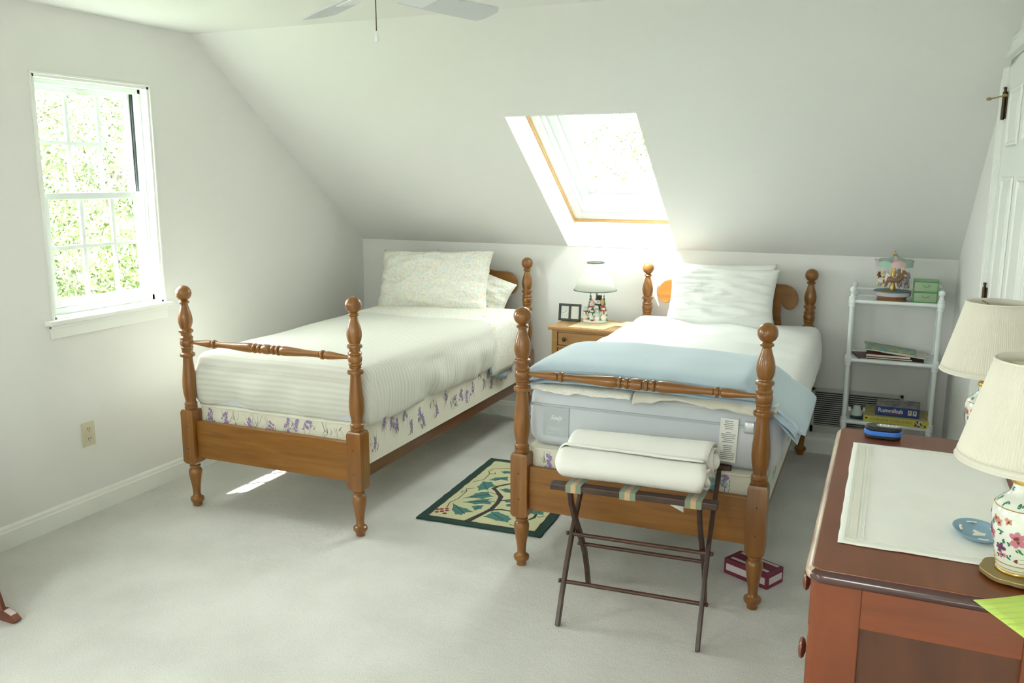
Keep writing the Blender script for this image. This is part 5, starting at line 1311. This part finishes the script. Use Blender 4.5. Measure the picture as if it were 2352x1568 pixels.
def urn_lamp(label, loc, rz, seed):
    L_ = thing('urn_lamp', label, 'lamp', loc, rz, 'matching floral urn lamps on the dresser')
    pl = [((0.058+.006*abs(sin(4*a))+.004*abs(cos(4*a))**6)*cos(a), (0.058+.006*abs(sin(4*a)))*sin(a)) for a in [2*pi*k/64 for k in range(64)]]
    MB().prism(pl, 0, .010).build('base_plate', BRASS, L_, bevel=0.002)
    urn = MB().lathe(URN, seg=40).build('urn', PORC, L_, smooth=60)
    mb = MB()
    for (z, r_) in ((.0215, .0365), (.031, .0400), (.140, .0500)): mb.tube([(r_*cos(2*pi*k/40), r_*sin(2*pi*k/40), z) for k in range(41)], .0010, 5, cap=False)
    mb.lathe([(.036, .0095), (.0375, .012), (.036, .0165), (.034, .017)], seg=40); mb.build('gold_line', GOLD, urn, smooth=60)['kind'] = 'stuff'
    mb = MB(); mb.lathe([(.022, .183), (.0255, .1835), (.0265, .188), (.0255, .1925), (.022, .193), (.0235, .1945), (.021, .199), (.010, .202)], seg=32); mb.build('cap', GOLD, L_, smooth=50)
    mb = MB(); mb.lathe([(.010, .201), (.013, .203), (.013, .209), (.008, .212), (.006, .216), (.006, .238), (.009, .24), (.009, .27), (.003, .275), (.002, .400)], seg=16); mb.build('socket', IRON, L_, smooth=50)
    mb = MB(); rr = random.Random(seed)
    def Pz(th, z, o_): r_ = urn_r(z)+o_; return Vector((r_*cos(th), r_*sin(th), z))
    def petal(th, z, ang, ln, wd, mi, o_=.0006):
        n_ = 8; pts = []; rr_ = urn_r(z)
        for k in range(n_):
            a = 2*pi*k/n_; lx = ln*.5*(1+cos(a)); ly = wd*.5*sin(a)
            dx = lx*cos(ang)-ly*sin(ang); dz = lx*sin(ang)+ly*cos(ang); pts.append(Pz(th+dx/rr_, min(.18, max(.02, z+dz)), o_))
        mb.add(pts, [tuple(range(n_))], mi)
    def flower(th, z, s, m1, np_=6):
        for k in range(np_): petal(th, z, 2*pi*k/np_+rr.random(), s, s*.62, m1, .0006+.0001*k)
        for k in range(4): petal(th, z, rr.uniform(0, 6.28), s*.45, s*.3, 4, .0013)
    def sprig(th, z, s, mi=1):
        for k in range(5): petal(th+rr.uniform(-.07, .07), z+rr.uniform(-.004, .004), rr.uniform(0, 6.28), s, s*.5, mi, .0005)
    for k in range(5):
        t0 = 2*pi*k/5+.2
        flower(t0, .088+rr.uniform(-.006, .006), .017, 0, 8); sprig(t0+.25, .108, .008); sprig(t0-.22, .075, .008); sprig(t0+.1, .062, .007)
        flower(t0+.55, .112, .009, 3, 5); flower(t0+.42, .117, .008, 3, 5); flower(t0-.35, .118, .008, 3, 5); sprig(t0+.62, .096, .007)
        flower(t0+.62, .062, .011, 2, 6); sprig(t0+.5, .048, .007); sprig(t0+.8, .080, .006)
        flower(t0+.68, .048, .008, 0, 5); petal(t0-.1, .042, .1, .028, .010, 4); sprig(t0-.3, .048, .006)
        sprig(t0, .150, .006); sprig(t0+.6, .149, .006); sprig(t0+.3, .172, .005, 1); petal(t0+.3, .171, 2, .004, .003, 2)
    mb.build('painted_flowers', [fP, fG, fV, fO, fB], urn)
    # pleated shade
    z0, z1, r0, r1 = .225, .414, .124, .075
    mb = MB(); npl = 130
    def g(u, v):
        a = 2*pi*u; k = 1+0.0085*(1 if int(round(u*npl*2)) % 2 else -1)*(1-.2*v); r_ = (r0*(1-v)+r1*v)*k
        return Vector((r_*cos(a), r_*sin(a), z0+(z1-z0)*v+0.0))
    mb.grid(g, npl*2, 4, wrapu=True); sh_ = mb.build('lamp_shade', PLEAT, L_, solid=0.0015)
    for (rr_, zz, hh, re, ze) in ((r0*1.012, z0, .012, r0, z0), (r1*1.016, z1-.016, .018, r1, z1)):
        mb = MB()
        mb.grid(lambda u, v: Vector(((rr_-(.0032 if hh < .015 else .0044)*v)*cos(2*pi*u), (rr_-(.0032 if hh < .015 else .0044)*v)*sin(2*pi*u), zz+hh*v)), 64, 2, wrapu=True)
        mb.tube([(re*cos(2*pi*k/64), re*sin(2*pi*k/64), ze) for k in range(65)], .0028, 6, cap=False)
        mb.build('shade_binding', PLEAT, sh_, smooth=60, solid=0.001)
    mb = MB()
    for k in range(3): mb.tube([(0, 0, .398), (r1*cos(2*pi*k/3+.4), r1*sin(2*pi*k/3+.4), .410)], .0013, 5)
    mb.build('spider', BRASS, sh_)
urn_lamp('porcelain urn lamp with a pleated ivory shade at the near end of the dresser', (3.692, -3.420, DZT+.004), 0.5, 11)
urn_lamp('porcelain urn lamp with a pleated ivory shade at the far end of the dresser', (3.700, -2.575, DZT+.001), 1.6, 12)

# yellow pad
YP = mat('fluorescent_yellow_paper', (0.62, 0.80, 0.16), 0.8); YLN = mat('faint_rule', (0.50, 0.70, 0.25), 0.8)
mb = MB()
def pf(u, v):
    a, b, c = Vector((3.609, -3.566)), Vector((3.715, -3.745)), Vector((3.790, -3.435))
    p = a+(b-a)*u+(c-a)*v
    return Vector((p.x, p.y, DZT+0.004+0.012*(v*v)-0.004*sin(pi*v)+.006*u*v))
mb.grid(pf, 8, 10)
yp = mb.build('paper_sheet', YP, None, world=True, smooth=180, solid=-0.001, loc=(3.72, -3.5, DZT))
tag(yp, 'bright yellow-green ruled paper sticking out past the near edge of the dresser', 'paper')
mb = MB()
for k in range(1, 12):
    vs = []
    for j in range(11):
        p = pf(k/12, j/10); vs += [p+Vector((0, 0, .0014)), pf(k/12+.006, j/10)+Vector((0, 0, .0014))]
    mb.add(vs, [(2*i, 2*i+1, 2*i+3, 2*i+2) for i in range(10)])
mb.build('ruled_lines', YLN, yp, world=True)

# ------------------------------------------------------------------ ceiling fan
fn_ = thing('ceiling_fan', 'white ceiling fan with a pull chain, only blade ends and chain showing', 'ceiling fan', (2.142, -3.174, ZC))
FB = mat('fan_blade_white', (0.66, 0.69, 0.72), 0.5)
MB().lathe([(0, -.001), (.065, -.001), (.07, -.02), (.03, -.045), (.012, -.05), (.012, -.09), (.05, -.10), (.085, -.115), (.09, -.15), (.08, -.21), (.05, -.235), (.045, -.250), (.03, -.258), (0, -.26)], seg=32).build('motor_housing', WHITEP, fn_, smooth=50)
for k in range(5):
    a = 2.52-k*2*pi/5
    M_ = Matrix.Translation((0, 0, -.250)) @ Matrix.Rotation(a, 4, 'Z') @ Matrix.Rotation(R(-12), 4, 'X')
    mb = MB(); mb.prism([(.12, -.040), (.28, -.050), (.430, -.053), (.452, -.030), (.455, .030), (.440, .053), (.28, .050), (.12, .040)], -.003, .003, 0, M_)
    bd = mb.build('blade', FB, fn_, bevel=0.001)
    mb = MB(); mb.prism([(.05, -.018), (.15, -.03), (.20, -.03), (.20, .03), (.15, .03), (.05, .018)], -.0065, -.003, 0, M_); mb.build('blade_iron', WHITEP, bd)
mb = MB(); mb.tube([(.008, 0, -.255), (.008, 0, -.352)], .0013, 6); ch = mb.build('pull_chain', IRON, fn_)
MB().lathe([(0, -.380), (.0046, -.378), (.0050, -.371), (.0035, -.359), (.0018, -.351), (0, -.350)], (.008, 0, 0), seg=12).build('chain_pull', WHITEP, ch, smooth=60)

# ------------------------------------------------------------------ wooden rack at the left edge
qr = thing('quilt_rack', 'mahogany trestle foot of a wooden rack standing alone on the open carpet', 'rack', (0.35, -3.30, 0))
def trestle(y):
    M_ = Matrix(((1, 0, 0, 0), (0, 0, -1, y+.012), (0, 1, 0, 0), (0, 0, 0, 1)))
    MB().prism([(-.30, 0), (.272, 0), (.285, .012), (.262, .030), (.225, .042), (-.24, .042), (-.29, .022)], 0, .030, 0, M_).build('foot', MAHOG, qr, bevel=0.003)
    M2 = Matrix(((1, 0, 0, 0), (0, 0, -1, y+.0), (0, 1, 0, 0), (0, 0, 0, 1)))
    MB().prism([(-.20, .040), (.222, .040), (.16, .22), (.11, .75), (.08, .80), (-.08, .80), (-.11, .75), (-.16, .22)], 0, .018, 0, M2).build('upright', MAHOG, qr, bevel=0.003)
trestle(0.03); trestle(-0.60)
for (x, z) in ((0, .78), (-.07, .45), (.07, .45)): MB().tube([(x, .02, z), (x, -.60, z)], .011, 10).build('rail', MAHOG, qr, smooth=60)

# ------------------------------------------------------------------ outdoors
GRASS = mat('lawn_green', (0.085, 0.11, 0.05), 1.0, var=(1.2, (0.11, 0.135, 0.065), 0.2))
o = MB().box((-60, -50, -3.1), (60, 60, -2.9)).build('ground', GRASS); struct(o)
BARK = mat('grey_bark', (0.14, 0.13, 0.11), 0.95, bump=(20, 0.5, 0.01))
LEAF1 = mat('spring_leaf', (0.085, 0.135, 0.045), 0.9, var=(1.5, (0.13, 0.185, 0.065), 0.15)); LEAF2 = mat('pale_leaf', (0.17, 0.21, 0.08), 0.9, var=(1.5, (0.12, 0.18, 0.07), 0.15))
def tree_mesh(rnd, h, trunk_r, spread, depth=4):
    mb = MB(); tips = []
    def grow(p, d, ln, r_, lev):
        pts = [p]; q = p
        for k in range(4):
            d = (d+Vector((rnd.gauss(0, .14), rnd.gauss(0, .14), rnd.gauss(0, .08)+.04))).normalized(); q = q+d*ln/4; pts.append(q)
        mb.tube(pts, [r_*(1-.45*i/4) for i in range(5)], 6 if lev < 2 else 4)
        if lev >= depth: tips.append(q); return
        for k in range(3 if lev else 5):
            st = pts[rnd.choice((2, 3, 4))] if lev else pts[rnd.choice((1, 2, 3, 4))]
            nd = (d+Vector((rnd.gauss(0, spread), rnd.gauss(0, spread), rnd.gauss(.1, .3)))).normalized()
            grow(st, nd, ln*rnd.uniform(.55, .75), r_*.5, lev+1)
        if lev >= 2: tips.append(q)
    grow(Vector((0, 0, 0)), Vector((0, 0, 1)), h*.45, trunk_r, 0)
    return mb, tips
def leaves(rnd, pts, n_, sp, size):
    mb = MB(); vs = []; fs = []
    for k in range(n_):
        c = rnd.choice(pts)+Vector((rnd.gauss(0, sp), rnd.gauss(0, sp), rnd.gauss(0, sp*.8)))
        a = Vector((rnd.uniform(-1, 1), rnd.uniform(-1, 1), rnd.uniform(-1, 1))).normalized(); b = a.cross(Vector((rnd.uniform(-1, 1), rnd.uniform(-1, 1), rnd.uniform(-1, 1)))).normalized()
        s = size*rnd.uniform(.6, 1.4); i = len(vs)
        vs += [c-a*s, c+b*s*.45, c+a*s, c-b*s*.45]; fs.append((i, i+1, i+2, i+3))
    mb.v = vs; mb.f = fs; mb.m = [0]*len(fs); mb.uv = [(0, 0)]*len(vs)
    return mb
protos = []
for i, (h, nl, sp, sz, lm_) in enumerate(((7.5, 9000, .32, .032, LEAF2), (6.8, 15000, .36, .034, LEAF1))):
    rnd = random.Random(20+i); wmb, tips = tree_mesh(rnd, h, .13, .55)
    protos.append((wmb.build('trunk', BARK), leaves(rnd, tips, nl, sp, sz).build('foliage', lm_), tips))
def plant(name, label, cat, group, loc, rz, sc, pi_):
    t = bpy.data.objects.new(name, None); C.objects.link(t); t.location = loc; t.rotation_euler = (0, 0, rz); t.scale = (sc, sc, sc); tag(t, label, cat, group)
    for s_ in protos[pi_][:2]:
        c = s_.copy(); C.objects.link(c); c.parent = t
        if s_.name.startswith('foliage'): c['kind'] = 'stuff'
    return t
for i, (x, y, rz, sc, k) in enumerate(((-8.5, 4.2, 0, 1.0, 0), (-10.5, 7.0, 1.4, 1.15, 1), (-13.5, 10.5, 2.2, 1.3, 0), (-8.0, 7.6, 3.3, 1.05, 0), (-15, 7.2, 4.1, 1.3, 1), (-11.5, 4.6, 5.0, 1.1, 0), (-1.5, 13.5, 2.0, 1.5, 0), (2.5, 15, 0.7, 1.6, 0))):
    lab = 'leafing tree growing outside beyond the sash window' if i < 6 else 'tall thinly leaved tree outside seen through the skylight'
    plant('garden_tree', lab, 'tree', 'trees beyond the window' if i < 6 else 'trees beyond the skylight', (x, y, -2.9), rz, sc, k)
for p in protos:
    for s_ in p[:2]: bpy.data.objects.remove(s_)
rnd = random.Random(77); pts = [Vector((rnd.gauss(0, .55), rnd.gauss(0, .55), abs(rnd.gauss(.9, .45)))) for _ in range(60)]
smb = MB()
for k in range(14): smb.tube([(0, 0, 0), (rnd.gauss(0, .25), rnd.gauss(0, .25), .6), (rnd.gauss(0, .6), rnd.gauss(0, .6), 1.4)], [.02, .014, .005], 4)
st_o = smb.build('stems', BARK); fo_o = leaves(rnd, pts, 15000, .28, .033).build('foliage', LEAF1)
for i, (x, y, sc) in enumerate(((-7.0, 2.6, 1.2), (-7.8, 3.8, 1.35), (-7.2, 5.2, 1.3), (-8.6, 5.9, 1.5), (-9.6, 3.6, 1.5), (-10.5, 5.6, 1.7), (-9.8, 7.2, 1.7), (-12.2, 8.6, 2.0), (-12.8, 6.6, 2.0), (-8.8, 8.2, 1.6), (-11.6, 10.4, 2.0), (-14.6, 9.2, 2.3))):
    t = bpy.data.objects.new('garden_shrub', None); C.objects.link(t); t.location = (x, y, -2.9); t.rotation_euler = (0, 0, i*1.3); t.scale = (sc, sc, sc*1.25)
    tag(t, 'bright green shrub growing outside beyond the sash window', 'shrub', 'shrubs beyond the window')
    for s_ in (st_o, fo_o):
        c = s_.copy(); C.objects.link(c); c.parent = t
        if s_ is fo_o: c['kind'] = 'stuff'
bpy.data.objects.remove(st_o); bpy.data.objects.remove(fo_o)
for o in list(bpy.data.objects):
    if 'slope' in o.keys(): del o['slope']
